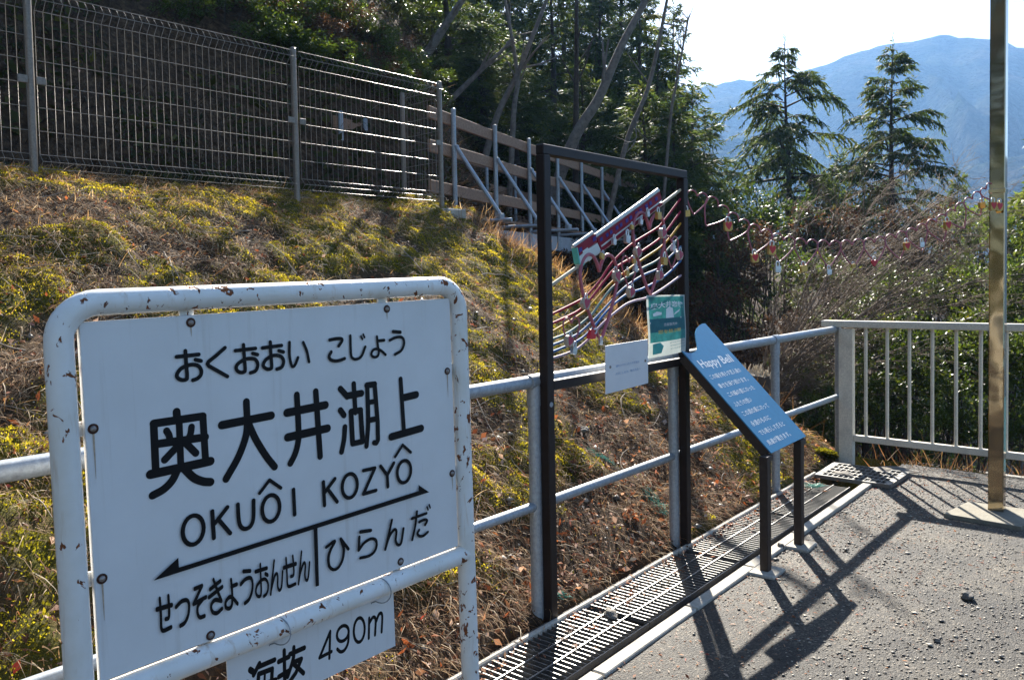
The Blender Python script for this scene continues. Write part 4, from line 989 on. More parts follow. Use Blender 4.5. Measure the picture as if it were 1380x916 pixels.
# poster and notice plate on the frame
po = thing('poster', 'teal paper poster with white characters tied to the dark frame', 'poster', tuple(frame_world(FPX(898, 440, .05))), (0, 0, FRZ))
pq = [np.array(FPX(x, y, .05)) for x, y in ((872, 398), (924.5, 397), (925, 473), (873.5, 483))]
p0 = np.array(FPX(898, 440, .05))
def PQ(u, v, h=0.0):
    q = (1-u)*(v*pq[0]+(1-v)*pq[3])+u*(v*pq[1]+(1-v)*pq[2])-p0
    return (q[0], -.012*math.sin(u*math.pi*1.15)-.004*math.sin(v*5)-h, q[2])
def sheet(u0, u1, v0, v1, h, n=10, thick=None):
    mb = MB(); us = np.linspace(u0, u1, n+1); vs_ = np.linspace(v0, v1, n+1)
    mb.add([PQ(u, v, h) for u in us for v in vs_], [(i*(n+1)+j, (i+1)*(n+1)+j, (i+1)*(n+1)+j+1, i*(n+1)+j+1) for i in range(n) for j in range(n)], True)
    if thick: mb.add([PQ(u, v, h-thick) for u in us for v in vs_], [(i*(n+1)+j+1, (i+1)*(n+1)+j+1, (i+1)*(n+1)+j, i*(n+1)+j) for i in range(n) for j in range(n)], True)
    return mb
sh = sheet(0, 1, 0, 1, 0, 12, .0008).build('sheet', M['paper'], po)
sheet(.035, .965, .24, .975, .0012, 12).build('print_field', M['teal'], sh)
sheet(.035, .965, .40, .62, .0016, 10).build('print_band', M['teal2'], sh)
font_mesh('奥大井恋錠', lambda u, v, h: PQ(u, v-.10*abs(u-.55)**1.3, h), .06, .80, .86, .105, 'title', M['white'], sh, .0022, .03)
ip = Ink(lambda u, v, h: PQ(u, v, .0022+h)); r5 = np.random.default_rng(5)
ip.poly([(.12, .66), (.30, .68), (.31, .72), (.2, .735), (.11, .70)]); ip.poly([(.62, .66), (.80, .72), (.82, .76), (.74, .73), (.66, .70)]); ip.poly([(.40, .62), (.62, .62), (.60, .78), (.50, .81), (.42, .77)]); ip.poly([(.04, .545), (.85, .60), (.85, .625), (.04, .57)])
ip.build('picture', M['white'], sh)
font_mesh('恋錠販売中', lambda u, v, h: PQ(u, v, h), .34, .49, .36, .05, 'text_line', M['white'], sh, .0025)
font_mesh('恋を結ぶ駅', lambda u, v, h: PQ(u, v, h), .20, .37, .62, .065, 'yellow_line', M['gold'], sh, .0025, .02)
ib = Ink(lambda u, v, h: PQ(u, v, .0025+h))
for v_ in (.19, .14, .09): ib.marks((.48, v_), (.92, v_+.01), .025, 14, r5)
ib.poly([(.06, .05), (.25, .06), (.30, .17), (.22, .235), (.06, .22)]); ib.build('small_print', M['teal2'], sh)
npx = [(816, 466), (873, 457), (873.5, 516), (816.5, 531)]
nq = [np.array(FPX(x, y, .06)) for x, y in npx]; n0 = sum(nq)/4
nt_ = thing('notice_plate', 'plain white notice plate with faint blue print on the dark frame', 'notice', tuple(frame_world(n0)), (0, 0, FRZ))
def NQ(u, v, h=0.0):
    q = (1-u)*(v*nq[0]+(1-v)*nq[3])+u*(v*nq[1]+(1-v)*nq[2])-n0; return (q[0], q[1]-h, q[2])
pl_ = MB().prism([(0, 0), (1, 0), (1, 1), (0, 1)], lambda u, v, t_: NQ(u, v, t_), -.004, .0).build('plate', M['plate'], nt_)
ib = Ink(lambda u, v, h: NQ(u, v, .0006+h)); font_mesh('鍵をかけたふたりの恋錠は', lambda u, v, h: NQ(u, v, h), .23, .51, .55, .055, 'text_line', M['print_blue'], pl_, .0008)
font_mesh('大切にします。駅の売店へ', lambda u, v, h: NQ(u, v, h), .21, .345, .60, .055, 'text_line', M['print_blue'], pl_, .0008)
for u, v in ((.1, .545), (.93, .525)): MB().dome(NQ(u, v, .0), (0, -1, 0), .008, .006).build('screw', M['screw'], nt_)

# ------------------------------------------------------------------ blue sign panel on two posts
LP1 = np.array((-1.829, 4.012, 0)); LP2 = np.array((-1.862, 4.531, 0)); LE = (LP2-LP1)/np.linalg.norm(LP2-LP1); LNm = np.array((-LE[1], LE[0], 0))
lec = thing('sign_lectern', 'blue slanted sign panel on two brown posts beside the drain', 'sign', tuple(LP1), (0, 0, math.atan2(LE[1], LE[0])))
# local: x along low edge, y towards the rail, z up
TILT = math.radians(46)
def LC(u, v, h=0.0): return (u, v*math.cos(TILT)-h*math.sin(TILT), .625+v*math.sin(TILT)+h*math.cos(TILT))
outl = [(.07, 0), (.622, 0), (.622, .90), (.585, .901), (.53, .892), (.46, .872), (.39, .838), (.33, .790), (.285, .750), (.245, .722), (.20, .708), (.146, .703), (.105, .708), (.06, .728)]
def rnd(P): return P
face = MB().prism(outl, lambda u, v, t_: LC(u, v, t_), .0, .006).build('panel', M['blue'], lec)
back = MB(); back.prism([(.072, .01), (.115, .01), (.105, .70), (.064, .70)], lambda u, v, t_: LC(u, v, t_), -.05, -.0005)
back.build('side_rail', M['lecpost'], lec)
MB().prism([(.575, .01), (.615, .01), (.615, .85), (.575, .85)], lambda u, v, t_: LC(u, v, t_), -.05, -.0005).build('side_rail', M['lecpost'], lec)
MB().prism([(.116, .012), (.574, .012), (.574, .05), (.116, .05)], lambda u, v, t_: LC(u, v, t_), -.045, -.0005).build('end_rail', M['lecpost'], lec)
for u in (.02, .54):
    p_ = MB().box((u, .012, .29), (.052, .045, .66), None, .003).build('post', M['lecpost'], lec)
    MB().box((u+.0, .01, -.004), (.17, .15, .035), None, .006).build('foot', M['concrete'], p_)
    MB().box((u+.045, .012, .605), (.04, .04, .03)).build('arm', M['lecpost'], p_)
LT = np.array(LC(0, 0, .0066)); LUV = lambda x, y: on_lec(x, y)
def on_lec(x, y):
    cth = math.cos(lec.rotation_euler.z); sth = math.sin(lec.rotation_euler.z)
    upw = LNm*math.cos(TILT)+np.array((0, 0, math.sin(TILT))); O = LP1+np.array((0, 0, .625)); nn_ = np.cross(LE, upw)
    q = on_plane(x, y, O, nn_)-O; return float(q@LE), float(q@upw)
a, b = on_lec(940.5, 494.5), on_lec(987.5, 488)
font_mesh('Happy', lambda u, v, h: LC(u, v, h), .122, .572, .255, .075, 'title_word', M['white'], face, .0066, .012)
font_mesh('Bell', lambda u, v, h: LC(u, v, h), .405, .588, .155, .060, 'title_word', M['white'], face, .0066, .012)
LT_ = ['この鐘を鳴らす恋人達の', '幸せを祈り続けます。', 'この鐘の音にのった', 'ふたりの想い', 'この湖の風にのって', '永遠のものに', 'でも鳴らしすぎると', '鳥達が驚きます。']; li_ = 0
for (x0, y0), (x1, y1), n_ in [((957.5, 511), (1000, 503), 12), ((969, 523), (1010, 515), 11), ((982, 535), (1018, 526), 11), ((990, 548), (1015, 543), 8), ((1001, 560), (1038, 551), 12), ((1013, 574), (1040, 567), 8), ((1024, 586), (1059, 575.5), 11), ((1035, 599.5), (1067, 589), 10)]:
    a, b = on_lec(x0, y0), on_lec(x1, y1); vm = (a[1]+b[1])/2
    font_mesh(LT_[li_], lambda u, v, h: LC(u, v, h), a[0], vm, b[0]-a[0], .034, 'text_line', M['white'], face, .0066, .006); li_ += 1

# ------------------------------------------------------------------ mesh fence on the bank
FX = -5.86
mf = thing('mesh_fence', 'brown-grey wire mesh fence with bent top along the bank crest', 'fence', (FX, 3.9, 2.3))
fpost = [-.12, 1.905, 3.9, 5.56]
def wire_panel(a, b, name, parent):
    mb = MB(); a = Vector(a); b = Vector(b); d = b-a; Ln = d.length; d.normalize(); nrm = Vector((d.y, -d.x, 0))
    prof = [(0, .02), (.05, .06), (0, .11), (0, 1.04), (.055, 1.10), (0, 1.165)]
    nv = int(Ln/.052)
    for i in range(nv+1):
        p = a+d*(Ln*i/nv); mb.tube([p+nrm*o_+Vector((0, 0, z_)) for o_, z_ in prof], .0021, 4, caps=False)
    for o_, z_ in [(0, .02), (.05, .06), (0, .11), (0, 1.04), (.055, 1.10), (0, 1.165)]+[(0, q) for q in np.arange(.262, 1.0, .152)]:
        mb.tube([a+nrm*(o_+.004)+Vector((0, 0, z_)), b+nrm*(o_+.004)+Vector((0, 0, z_))], .0026, 5, caps=False)
    o = mb.build(name, M['mesh'], parent); o["kind"] = "stuff"; return o
for i, y in enumerate(fpost):
    p_ = MB().tube([W2(mf, (FX-.028, y, 1.9)), W2(mf, (FX-.028, y, 3.53))], .025, 12).build('post', M['mesh'], mf)
    MB().dome(W2(mf, (FX-.028, y, 3.53)), (0, 0, 1), .0265, .012).build('cap', M['mesh'], p_)
    for sg in (-1, 1):
        if i < 3 or sg < 0: MB().box(W2(mf, (FX+.004, y+sg*.055, 2.93)), (.012, .06, .05), None, .003).build('clamp', M['mesh'], p_)
    if i: wire_panel(W2(mf, (FX, fpost[i-1]+.03, 2.34)), W2(mf, (FX, y-.03, 2.34)), 'wire_mesh', mf)
# return panel at the far end
MB().tube([W2(mf, (-6.48, 5.59, 1.9)), W2(mf, (-6.48, 5.59, 3.53))], .025, 12).build('post', M['mesh'], mf)
wire_panel(W2(mf, (-6.45, 5.585, 2.34)), W2(mf, (-5.91, 5.565, 2.34)), 'wire_mesh', mf)
tag(MB().box((-5.84, 5.60, 2.06), (.26, .26, .44), None, .012).build('footing_block', M['concrete']), 'pale concrete footing block at the end post of the mesh fence', 'footing')

# ------------------------------------------------------------------ raised boardwalk with board railings
BD = np.array((-.309, .951, 0)); BN = np.array((.951, .309, 0)); B0 = np.array((-6.27, 6.12, 0)); STEP = 1.0515
ZD = 2.30
bw = thing('boardwalk', 'raised boardwalk with brown board railings and slanting pipe braces', 'boardwalk', (-6.9, 8.1, ZD))
def BP(k_, out, z): return W2(bw, B0+BD*STEP*k_+BN*out+np.array((0, 0, z)))
for sidei, (out, k0, k1) in enumerate(((0.0, 0, 9), (-1.12, 0, 9))):
    for k_ in ([-.44] if sidei else [])+list(range(k0, k1+1)):
        p_ = MB().tube([BP(k_, out, ZD-.28), BP(k_, out, ZD+1.10)], .026, 10).build('post', M['galv'], bw)
        MB().dome(BP(k_, out, ZD+1.10), (0, 0, 1), .029, .018).build('cap', M['galv'], p_)
        if sidei == 0:
            s_ = MB().tube([BP(k_, .03, ZD+.70), BP(k_+.02, .52, ZD-.04)], .0215, 10).build('brace', M['galv_bright'], bw)
            MB().dome(BP(k_, .03, ZD+.70), (0, 0, 1), .03, .03).build('joint', M['galv'], s_)
            MB().tube([BP(k_, -.1, ZD-.10), BP(k_, .66, ZD-.10)], .0215, 10).build('outrigger', M['galv_bright'], bw)
            MB().box(BP(k_+.02, .52, ZD-.07), (.07, .07, .09), None, .01).build('clamp', M['galv'], bw)
    for zc in (1.0, .66, .25):
        st_ = -.45 if sidei == 0 else -.5
        brk = [st_]+list(range(1, k1, 2))+[k1+.3]
        for a, b in zip(brk[:-1], brk[1:]):
            MB().bar(BP(a+.005, out-.045, ZD+zc), BP(b-.005, out-.045, ZD+zc+random.uniform(-.008, .008)), .032, .125, (0, 0, 1), .003).build('rail_board', M['wood'], bw)
pm = None
for k_ in range(48):
    o = MB().bar((-.6, 0, 0), (.6, 0, 0), .19, .035).build('deck_plank', M['wood'], bw) if pm is None else link(bpy.data.objects.new('deck_plank', pm), bw)
    pm = o.data; o.location = BP(-.5+k_*.19, -.56, ZD-.02); o.rotation_euler = (0, 0, math.atan2(BN[1], BN[0]))
for out in (-.06, -1.06): MB().bar(BP(-.2, out, ZD-.22), BP(9.2, out, ZD-.22), .09, .20).build('beam', M['beam'], bw)
for k_ in (1.6, 3.2, 5.2, 7.4):
    for out in (.20, -1.0): MB().tube([BP(k_, out, ZD-.30), BP(k_, out, -4.5)], .026, 10).build('support_pipe', M['galv'], bw)
    MB().tube([BP(k_, .3, ZD-.34), BP(k_, -1.2, ZD-.34)], .024, 10).build('cross_pipe', M['galv'], bw)

# ------------------------------------------------------------------ small things lying about
def net_scrap(label, pts, w, n, seed, loc=None):
    r = np.random.default_rng(seed); o = thing('net_scrap', label, 'netting', tuple(pts[0]), (0, 0, 0), 'scraps of green netting')
    mb = MB(); P_ = catmull(pts, 8)
    for k_ in range(n):
        off = r.normal(0, w, 3)*np.array((1, 1, .35)); ph = r.uniform(0, 6, 3)
        a0 = r.integers(0, max(1, len(P_)//2)); a1 = r.integers(a0+3, len(P_)+1)
        q = [np.array(P_[i])+off+.35*w*np.sin(i*.9+ph)-np.array(pts[0])+np.array((0, 0, .012)) for i in range(a0, min(a1, len(P_)))]
        if len(q) > 2: mb.tube(q, .0011, 4, caps=False)
    mb.build('strands', M['net'], o); return o
def bank_at(x, y):
    """follow the sight line to the bank"""
    d = ray(x, y); t = np.arange(1.5, 14, .012); q = _cp+d*t[:, None]
    hit = np.nonzero(q[:, 2] < height(q[:, 0], q[:, 1]))[0]
    return q[hit[0] if len(hit) else -1]
net_scrap('torn green netting running down the bank right of the first handrail post', [bank_at(785, 600), bank_at(800, 613), bank_at(818, 622), bank_at(830, 632)], .018, 26, 1)
net_scrap('green netting scrap on the dark mossy hummock by the second handrail post', [bank_at(862, 655), bank_at(872, 670), bank_at(885, 685), bank_at(893, 695)], .03, 34, 2)
net_scrap('green netting scrap beside the foot of the left dark frame post', [bank_at(745, 798), bank_at(755, 803), bank_at(768, 808)], .015, 22, 3)
net_scrap('bright green netting scrap lying on the drain before the lattice cover', [on_z(1085, 655, .02), on_z(1097, 657, .025), on_z(1112, 655, .02)], .016, 40, 4)
# stones one can pick out
def rock(label, P, r, seed, mat='stone', cat='stone', grp=None):
    rr = np.random.default_rng(seed); import bmesh
    bm = bmesh.new(); bmesh.ops.create_icosphere(bm, subdivisions=3, radius=1)
    for v_ in bm.verts:
        q = v_.co; k_ = 1+.45*mnoise.noise(q*1.3+Vector((seed*3.1, 0, 0)))+.14*mnoise.noise(q*4+Vector((0, seed, 0)))
        v_.co = Vector((q.x*k_*r[0], q.y*k_*r[1], max(q.z*k_, -.45)*r[2]))
    me = bpy.data.meshes.new('stone'); bm.to_mesh(me); bm.free(); me.materials.append(M[mat])
    for p_ in me.polygons: p_.use_smooth = False
    o = link(bpy.data.objects.new('stone', me)); o.location = tuple(P); o.rotation_euler = (0, 0, rr.uniform(0, 6)); return tag(o, label, cat, grp)
M['stone'] = mat_concrete('grey_stone', (.17, .155, .135), 25)
rock('grey stone on the path right of the sign shadow', on_z(1303, 803, .012), (.032, .026, .022), 1)
rock('dark pebble on the kerb strip by the near post of the blue sign', on_z(1052, 736, .014), (.022, .018, .022), 3)
rock('small pale clod lying on the drain grating', on_z(823, 826, .01), (.05, .03, .018), 4)
rock('small pebble near the bottom edge of the path', on_z(1262, 862, .006), (.014, .012, .009), 6)
rock('grey stone lodged in the bank below the white notice plate', bank_at(783, 580), (.05, .04, .03), 7)
rock('pale flat stone at the corner before the balustrade post', on_z(1137, 640, .015), (.09, .05, .03), 10)
rock('grey stone edge slab just before the balustrade bottom rail', on_z(1200, 635, .0), (.22, .10, .03), 11)
# mossy hummocks and twigs on the bank
def hummock(label, P, r, seed):
    rr = np.random.default_rng(seed); n_ = 5200
    o = thing('moss_hummock', label, 'moss', tuple(P), (0, 0, 0), 'moss hummocks')
    u = unit(rr.normal(0, 1, (n_, 3))); u[:, 2] = np.abs(u[:, 2])
    rad_ = .92+.65*(fbm(u[:, 0]*2.5+seed, u[:, 1]*2.5+u[:, 2], 3, seed)-.47)*2
    C = u*rad_[:, None]*np.array(r); Ln_ = .012+.03*rr.random(n_)
    V, F = cards(C, unit(u+rr.normal(0, .5, u.shape)), unit(rr.normal(0, 1, u.shape)), Ln_, Ln_*.5)
    np_mesh('tufts', V, F, M['moss'], o, tint=np.repeat(np.clip(.08+rr.normal(0, .14, n_)+.22*u[:, 2], 0, 1), 4))
    import bmesh
    bm = bmesh.new(); bmesh.ops.create_icosphere(bm, subdivisions=3, radius=.80)
    for v_ in bm.verts: v_.co = Vector((v_.co.x*r[0], v_.co.y*r[1], max(v_.co.z, -.3)*r[2]))
    me = bpy.data.meshes.new('core'); bm.to_mesh(me); bm.free(); me.materials.append(M['soil']); link(bpy.data.objects.new('core', me), o)
hummock('small yellow moss clump at the foot of the last handrail post', bank_at(1108, 614), (.10, .07, .04), 5)
n = 190
M['twig'] = mat_plain('dry_twig', (.26, .21, .16), .8, var=.5, scale=9)
tw = MB(); r9 = np.random.default_rng(9)
for i in range(n):
    X = r9.uniform(-5.9, -2.45); Y = r9.uniform(.6, 6.6)
    if Y > edge_y(X)-.1: continue
    a = r9.uniform(0, 6.28); Ln_ = .12+.5*r9.random()**2; pts = []
    bnd = r9.normal(0, .35)
    for t_ in np.linspace(0, 1, 6):
        aa = a+bnd*t_; x_ = X+math.cos(aa)*Ln_*t_; y_ = Y+math.sin(aa)*Ln_*t_
        if x_ > toe(y_)-.02: x_ = toe(y_)-.02
        pts.append((x_, y_, float(height(x_, y_))+.015+.02*math.sin(t_*3.1)))
    tw.tube(pts, list(np.linspace(.0032, .0012, 6)*(.6+r9.random())), 5, caps=False)
stuff(tw.build('fallen_twigs', M['twig']), 'thin dry twigs lying over the bank', 'twigs')

# ------------------------------------------------------------------ trees and shrubs
M['conifer'] = mat_leaf('conifer_needles', [(0, (.018, .030, .012)), (.5, (.040, .060, .022)), (.85, (.075, .095, .032)), (1, (.14, .12, .045))], .48, .55, 2.0, .15, (1, 1.0, .5))
M['conifer_light'] = mat_leaf('young_needles', [(0, (.030, .050, .012)), (.5, (.070, .10, .022)), (1, (.15, .17, .04))], .5, .5, 1.9, .3, (1, 1.0, .4))
M['evergreen'] = mat_leaf('glossy_evergreen', [(0, (.018, .032, .010)), (.55, (.050, .075, .015)), (.9, (.11, .13, .022)), (1, (.20, .17, .03))], .42, .4, 1.9, .3, (1, 1.0, .35))
M['brushleaf'] = mat_leaf('brown_brush_leaf', [(0, (.03, .018, .012)), (.5, (.085, .045, .026)), (.85, (.16, .10, .05)), (1, (.10, .11, .03))], .35, .6, 1.5, .2, (1, .8, .5))
M['bark'] = mat_plain('dark_bark', (.045, .034, .027), .9, var=.45, scale=18, bmp=.6)
M['bark_pale'] = mat_plain('pale_bark', (.14, .115, .095), .85, var=.45, scale=14, bmp=.5)
M['spray'] = mat_plain('bare_twig', (.165, .12, .085), .8, var=.5, scale=6, spec=.2)
M['cutwood'] = mat_plain('torn_wood', (.45, .38, .28), .8, var=.4, scale=50)

def conifer(seed, H, cb, Rm, nb, leafL, leaf_mat, droop=.28, dens=1.0, lean=(0, 0), hang=0.0):
    """returns thing with trunk, branches, crown at the origin"""
    r = np.random.default_rng(seed)
    o = bpy.data.objects.new('conifer_tree', None); link(o)
    hs = np.linspace(-1.5, H, 14)
    tx = lambda h: np.array((lean[0]*h+.05*math.sin(h*.8+seed), lean[1]*h+.05*math.cos(h*.7+seed*2), h))
    r0 = .014*H+.02
    MB().tube([tx(h) for h in hs], [max(.008, r0*(1-max(h, 0)/H)**.9) for h in hs], 9).build('trunk', M['bark'], o)
    br = MB(); C = []; D = []; Nn = []; Ls = []; Tn = []
    for i in range(nb):
        f = ((i+r.uniform(0, 1))/nb)**.9; h = cb+(H*.985-cb)*f
        Lb = (Rm*(1-f)**.72*r.uniform(.22, 1.3)+.16*r.uniform(.5, 1.4))
        if r.random() < .10: Lb *= 1.35
        az = i*2.39996+r.normal(0, .8); el = math.radians(np.interp(f, [0, .5, 1], [-8, 14, 48])+r.normal(0, 8))
        d0 = np.array((math.cos(az)*math.cos(el), math.sin(az)*math.cos(el), math.sin(el)))
        side = np.array((-math.sin(az), math.cos(az), 0)); p0 = tx(h)
        def pt(t): return p0+d0*Lb*t-np.array((0, 0, droop*Lb*t**2.2))+side*.08*Lb*math.sin(t*3+i)
        br.tube([pt(t) for t in (0, .35, .7, 1)], [.008+.011*Lb, .006+.006*Lb, .004+.003*Lb, .002], 4, caps=False)
        ns = max(3, int(9*dens*(Lb/Rm)**.5+2)); tone = r.normal(.45, .14)
        for t in np.linspace(.26, 1, ns):
            for sg in (-1, 1):
                ls = (.36*Lb*(1.1-t*.6)+.09)*r.uniform(.5, 1.3)
                fw_ = pt(min(1, t+.05))-pt(t-.05); fw_ /= np.linalg.norm(fw_)
                a_ = r.uniform(.35, .75); sd = fw_*math.cos(a_*1.5)+side*sg*math.sin(a_*1.5)+np.array((0, 0, r.normal(-.20, .28))); sd /= np.linalg.norm(sd)
                nl = max(5, int(ls/leafL*6.5*dens)); st = pt(t)
                for k in range(nl):
                    q = (k+r.uniform(0, .9))/nl; pos = st+sd*ls*q-np.array((0, 0, .35*ls*q*q))
                    ld = sd+side*r.normal(0, .45)+fw_*r.normal(.15, .4)+np.array((0, 0, r.normal(-.45, .40)+hang))
                    C.append(pos); D.append(ld); Ls.append(leafL*r.uniform(.6, 1.35)*(1.1-.35*q)); Tn.append(tone+r.normal(0, .14)+.12*q)
    for k in range(26):
        h = H*r.uniform(.94, 1.02); C.append(tx(h)); D.append(np.array((r.normal(0, .6), r.normal(0, .6), 1.0))); Ls.append(leafL*r.uniform(.6, 1.2)); Tn.append(.6)
    C = np.array(C); D = np.array(D); nrm = unit(r.normal(0, .8, C.shape)+np.array((0, 0, .8)))
    Ls = np.array(Ls); V, F = cards(C, D, nrm, Ls, Ls*r.uniform(.15, .27, len(Ls)), -.05)
    br.build('branches', M['bark'], o)
    np_mesh('crown', V, F, leaf_mat, o, tint=np.repeat(np.clip(Tn, 0, 1), 4))
    return o
def place(o, X, Y, sc, rz, label, cat, group=None, first=False, zoff=0.0):
    c = o if first else copy_tree(o)
    c.location = (X, Y, float(height(X, Y, False))+zoff); c.scale = (sc[0], sc[0], sc[1]); c.rotation_euler = (0, 0, rz)
    return tag(c, label, cat, group)
PH = 10.0
protos = [conifer(11, PH, .6, 2.3, 95, .17, M['conifer']), conifer(12, PH, 1.2, 2.6, 85, .17, M['conifer'], .38), conifer(13, PH, .4, 2.1, 105, .16, M['conifer'], .26), conifer(14, PH, 1.6, 2.7, 80, .18, M['conifer'], .42)]
wood = [(60, 21, -210, 0), (170, 24, -230, 2), (270, 21, -190, 1), (345, 25, -230, 0), (410, 20.5, -120, 3), (455, 25, -190, 2), (500, 21, -90, 0), (535, 28, -200, 1), (575, 22.5, -110, 2), (612, 27, -180, 3), (645, 20, -50, 1), (680, 25, -140, 0), (712, 30, -180, 2), (742, 21, -50, 3), (775, 26, -130, 1), (805, 22, -40, 0), (835, 29, -130, 2), (862, 23, -25, 3), (885, 18.5, 55, 1), (908, 26, 5, 0), (930, 17, 118, 2), (405, 15.5, -30, 1), (438, 15, -10, 2), (474, 16, -25, 0), (508, 16.5, -15, 3), (603, 13.9, 92, 0), (648, 14.6, 25, 1), (692, 14.2, 85, 2), (782, 14.6, 85, 0), (868, 14.2, 112, 2), (903, 14.6, 118, 0), (480, 20, 0, 1), (545, 24, -100, 3), (665, 29, -190, 3), (755, 33, -190, 0), (610, 33, -230, 0), (500, 30, -240, 3), (800, 36, -170, 1), (870, 31, -60, 0), (430, 30, -260, 1)]
wood.sort(); used = set()
for i, (x, d, yt, k) in enumerate(wood):
    q = at_depth(x, yt, d); zb = float(height(q[0], q[1], False)); Ht = q[2]-zb
    sz = max(.3, Ht/PH); sxy = .95*sz**.5*random.uniform(.95, 1.25)
    place(protos[k], q[0], q[1], (sxy, sz), random.uniform(0, 6.28), 'dark conifer in the wood behind the boardwalk, %s from the left' % ORD[i], 'tree', 'conifers of the dark wood', first=(k not in used)); used.add(k)
# two open conifers standing before the mountain, and their neighbours
solo = [(1060, 21, 56, 3.1, 'tall open conifer standing left before the blue mountain', 23, 70, .135), (1203, 19, 60, 2.3, 'slender pointed conifer standing right before the blue mountain', 22, 100, .12)]
for x, d, yt, rm, lab, sd, nb_, lf in solo:
    q = at_depth(x, yt, d); zb = float(height(q[0], q[1], False)); Ht = q[2]-zb
    o = conifer(sd, Ht, Ht*.45, rm, nb_, lf, M['conifer'], .5 if x < 1100 else .36, 1.35, (.0, .0), -.25); o.name = 'conifer_tree'
    o.location = (q[0], q[1], zb); tag(o, lab, 'tree')
extra = [(1128, 24, 205, 0, 'low conifer between the two open conifers'), (1290, 22, 235, 2, 'low conifer right of the slender conifer, left of the pole'), (1165, 16, 262, 1, 'small conifer behind the bare spreading shrub')]
for x, d, yt, k, lab in extra:
    q = at_depth(x, yt, d); zb = float(height(q[0], q[1], False)); Ht = q[2]-zb
    place(protos[k], q[0], q[1], (.85, max(.4, Ht/PH)), random.uniform(0, 6), lab, 'tree')
lt = conifer(31, 6.0, .3, 1.25, 90, .11, M['conifer_light'], .2)
q = at_depth(1412, 175, 10.5); zb = float(height(q[0], q[1], False)); lt.location = (q[0], q[1], zb); lt.scale = (1, 1, max(.4, (q[2]-zb)/6.0)); tag(lt, 'bright green young conifer at the right edge behind the pole', 'tree')

for i, (x, y, k) in enumerate([(-4.5, -13, 1), (-8, -17, 0), (-1.5, -17, 3)]):  # out of view, added to give the polished pole dark reflections
    place(protos[k], x, y, (1.9, 1.5), i*2.1, 'unseen conifer added behind the camera to darken the pole reflection, %s from the right' % ORD[i], 'tree', 'unseen conifers added for the pole reflection')
def bare_tree(label, pts_px, d, r0, seed, nbr=9, mat='bark_pale'):
    """leaning leafless tree whose stem passes the surveyed points"""
    r = np.random.default_rng(seed); P_ = [at_depth(x, y, dd) for (x, y), dd in zip(pts_px, d if isinstance(d, (list, tuple)) else [d]*len(pts_px))]
    base = P_[0].copy(); dirn = P_[0]-P_[1]; t = 0
    while base[2] > float(height(base[0], base[1], False))-.3 and t < 60: base = base+dirn/np.linalg.norm(dirn)*.25*np.array((.6, .6, 1)); t += 1
    P_ = [base]+P_; last = P_[-1]+(P_[-1]-P_[-2])*.25; P_.append(last)
    o = thing('bare_tree', label, 'tree', tuple(base), (0, 0, 0), 'leafless leaning trees in the wood')
    C = [q-base for q in catmull(P_, 6)]; n_ = len(C)
    MB().tube(C, [r0*(1-.75*i/n_) for i in range(n_)], 9).build('trunk', M[mat], o)
    bb = MB(); dcam = float((P_[1]-_cp)@_fw); zlim = 1.0+.50*(dcam-4.5)
    def twig(p, dr, Ln_, rr_, lev):
        q = [p]; dcur = dr
        for s in range(5):
            dcur = unit(dcur+r.normal(0, .16, 3)+np.array((0, 0, .05)))
            if (q[-1]+base)[2] > zlim and s > 0: break
            q.append(q[-1]+dcur*Ln_/5)
        bb.tube(q, list(np.linspace(rr_, rr_*.35, len(q))), 5 if lev < 2 else 4, caps=False)
        if lev < 3 and len(q) == 6:
            for s in range(3 if lev < 2 else 2):
                k = r.integers(1, 5); twig(q[k], unit(dcur+r.normal(0, .55, 3)+np.array((0, 0, .2))), Ln_*r.uniform(.4, .7), rr_*.5, lev+1)
    for k in range(nbr):
        i = int(n_*r.uniform(.35, .98)); i = min(max(i, 1), n_-2)
        tg = unit(C[i+1]-C[i-1]); twig(C[i], unit(tg+r.normal(0, .6, 3)), r.uniform(.8, 2.2), r0*.32, 1)
    bb.build('branches', M[mat], o)["kind"] = 'stuff'
bare_tree('thick leaning bare trunk rising right behind the mesh fence corner', [(558, 99), (590, 50), (623, 0)], 12.8, .105, 41)
bare_tree('thin leaning bare trunk just right of the mesh fence corner', [(601, 142), (640, 103), (676, 69)], 12.6, .06, 42)
bare_tree('forked bare tree above the middle boardwalk posts', [(668, 162), (700, 93), (737, 0)], 12.8, .062, 43, 12)
bare_tree('curved pale bare trunk beside the forked tree', [(692, 158), (697, 101), (682, 8)], 12.7, .05, 44)
bare_tree('stout leaning bare trunk above the top beam of the dark frame', [(767, 203), (806, 134), (838, 61), (871, 0)], 12.6, .105, 45, 8)
bare_tree('slim bare trunk right of the stout leaning one', [(838, 215), (875, 114), (899, 0)], 12.8, .05, 46, 9)
bare_tree('thin bare sapling against the bright sky edge', [(900, 200), (912, 110), (925, 40)], 13, .03, 47, 12)
bare_tree('straight dark trunk among the conifers above the dark frame', [(776, 190), (777, 90), (777, 0)], 13.2, .06, 48, 9, 'bark')

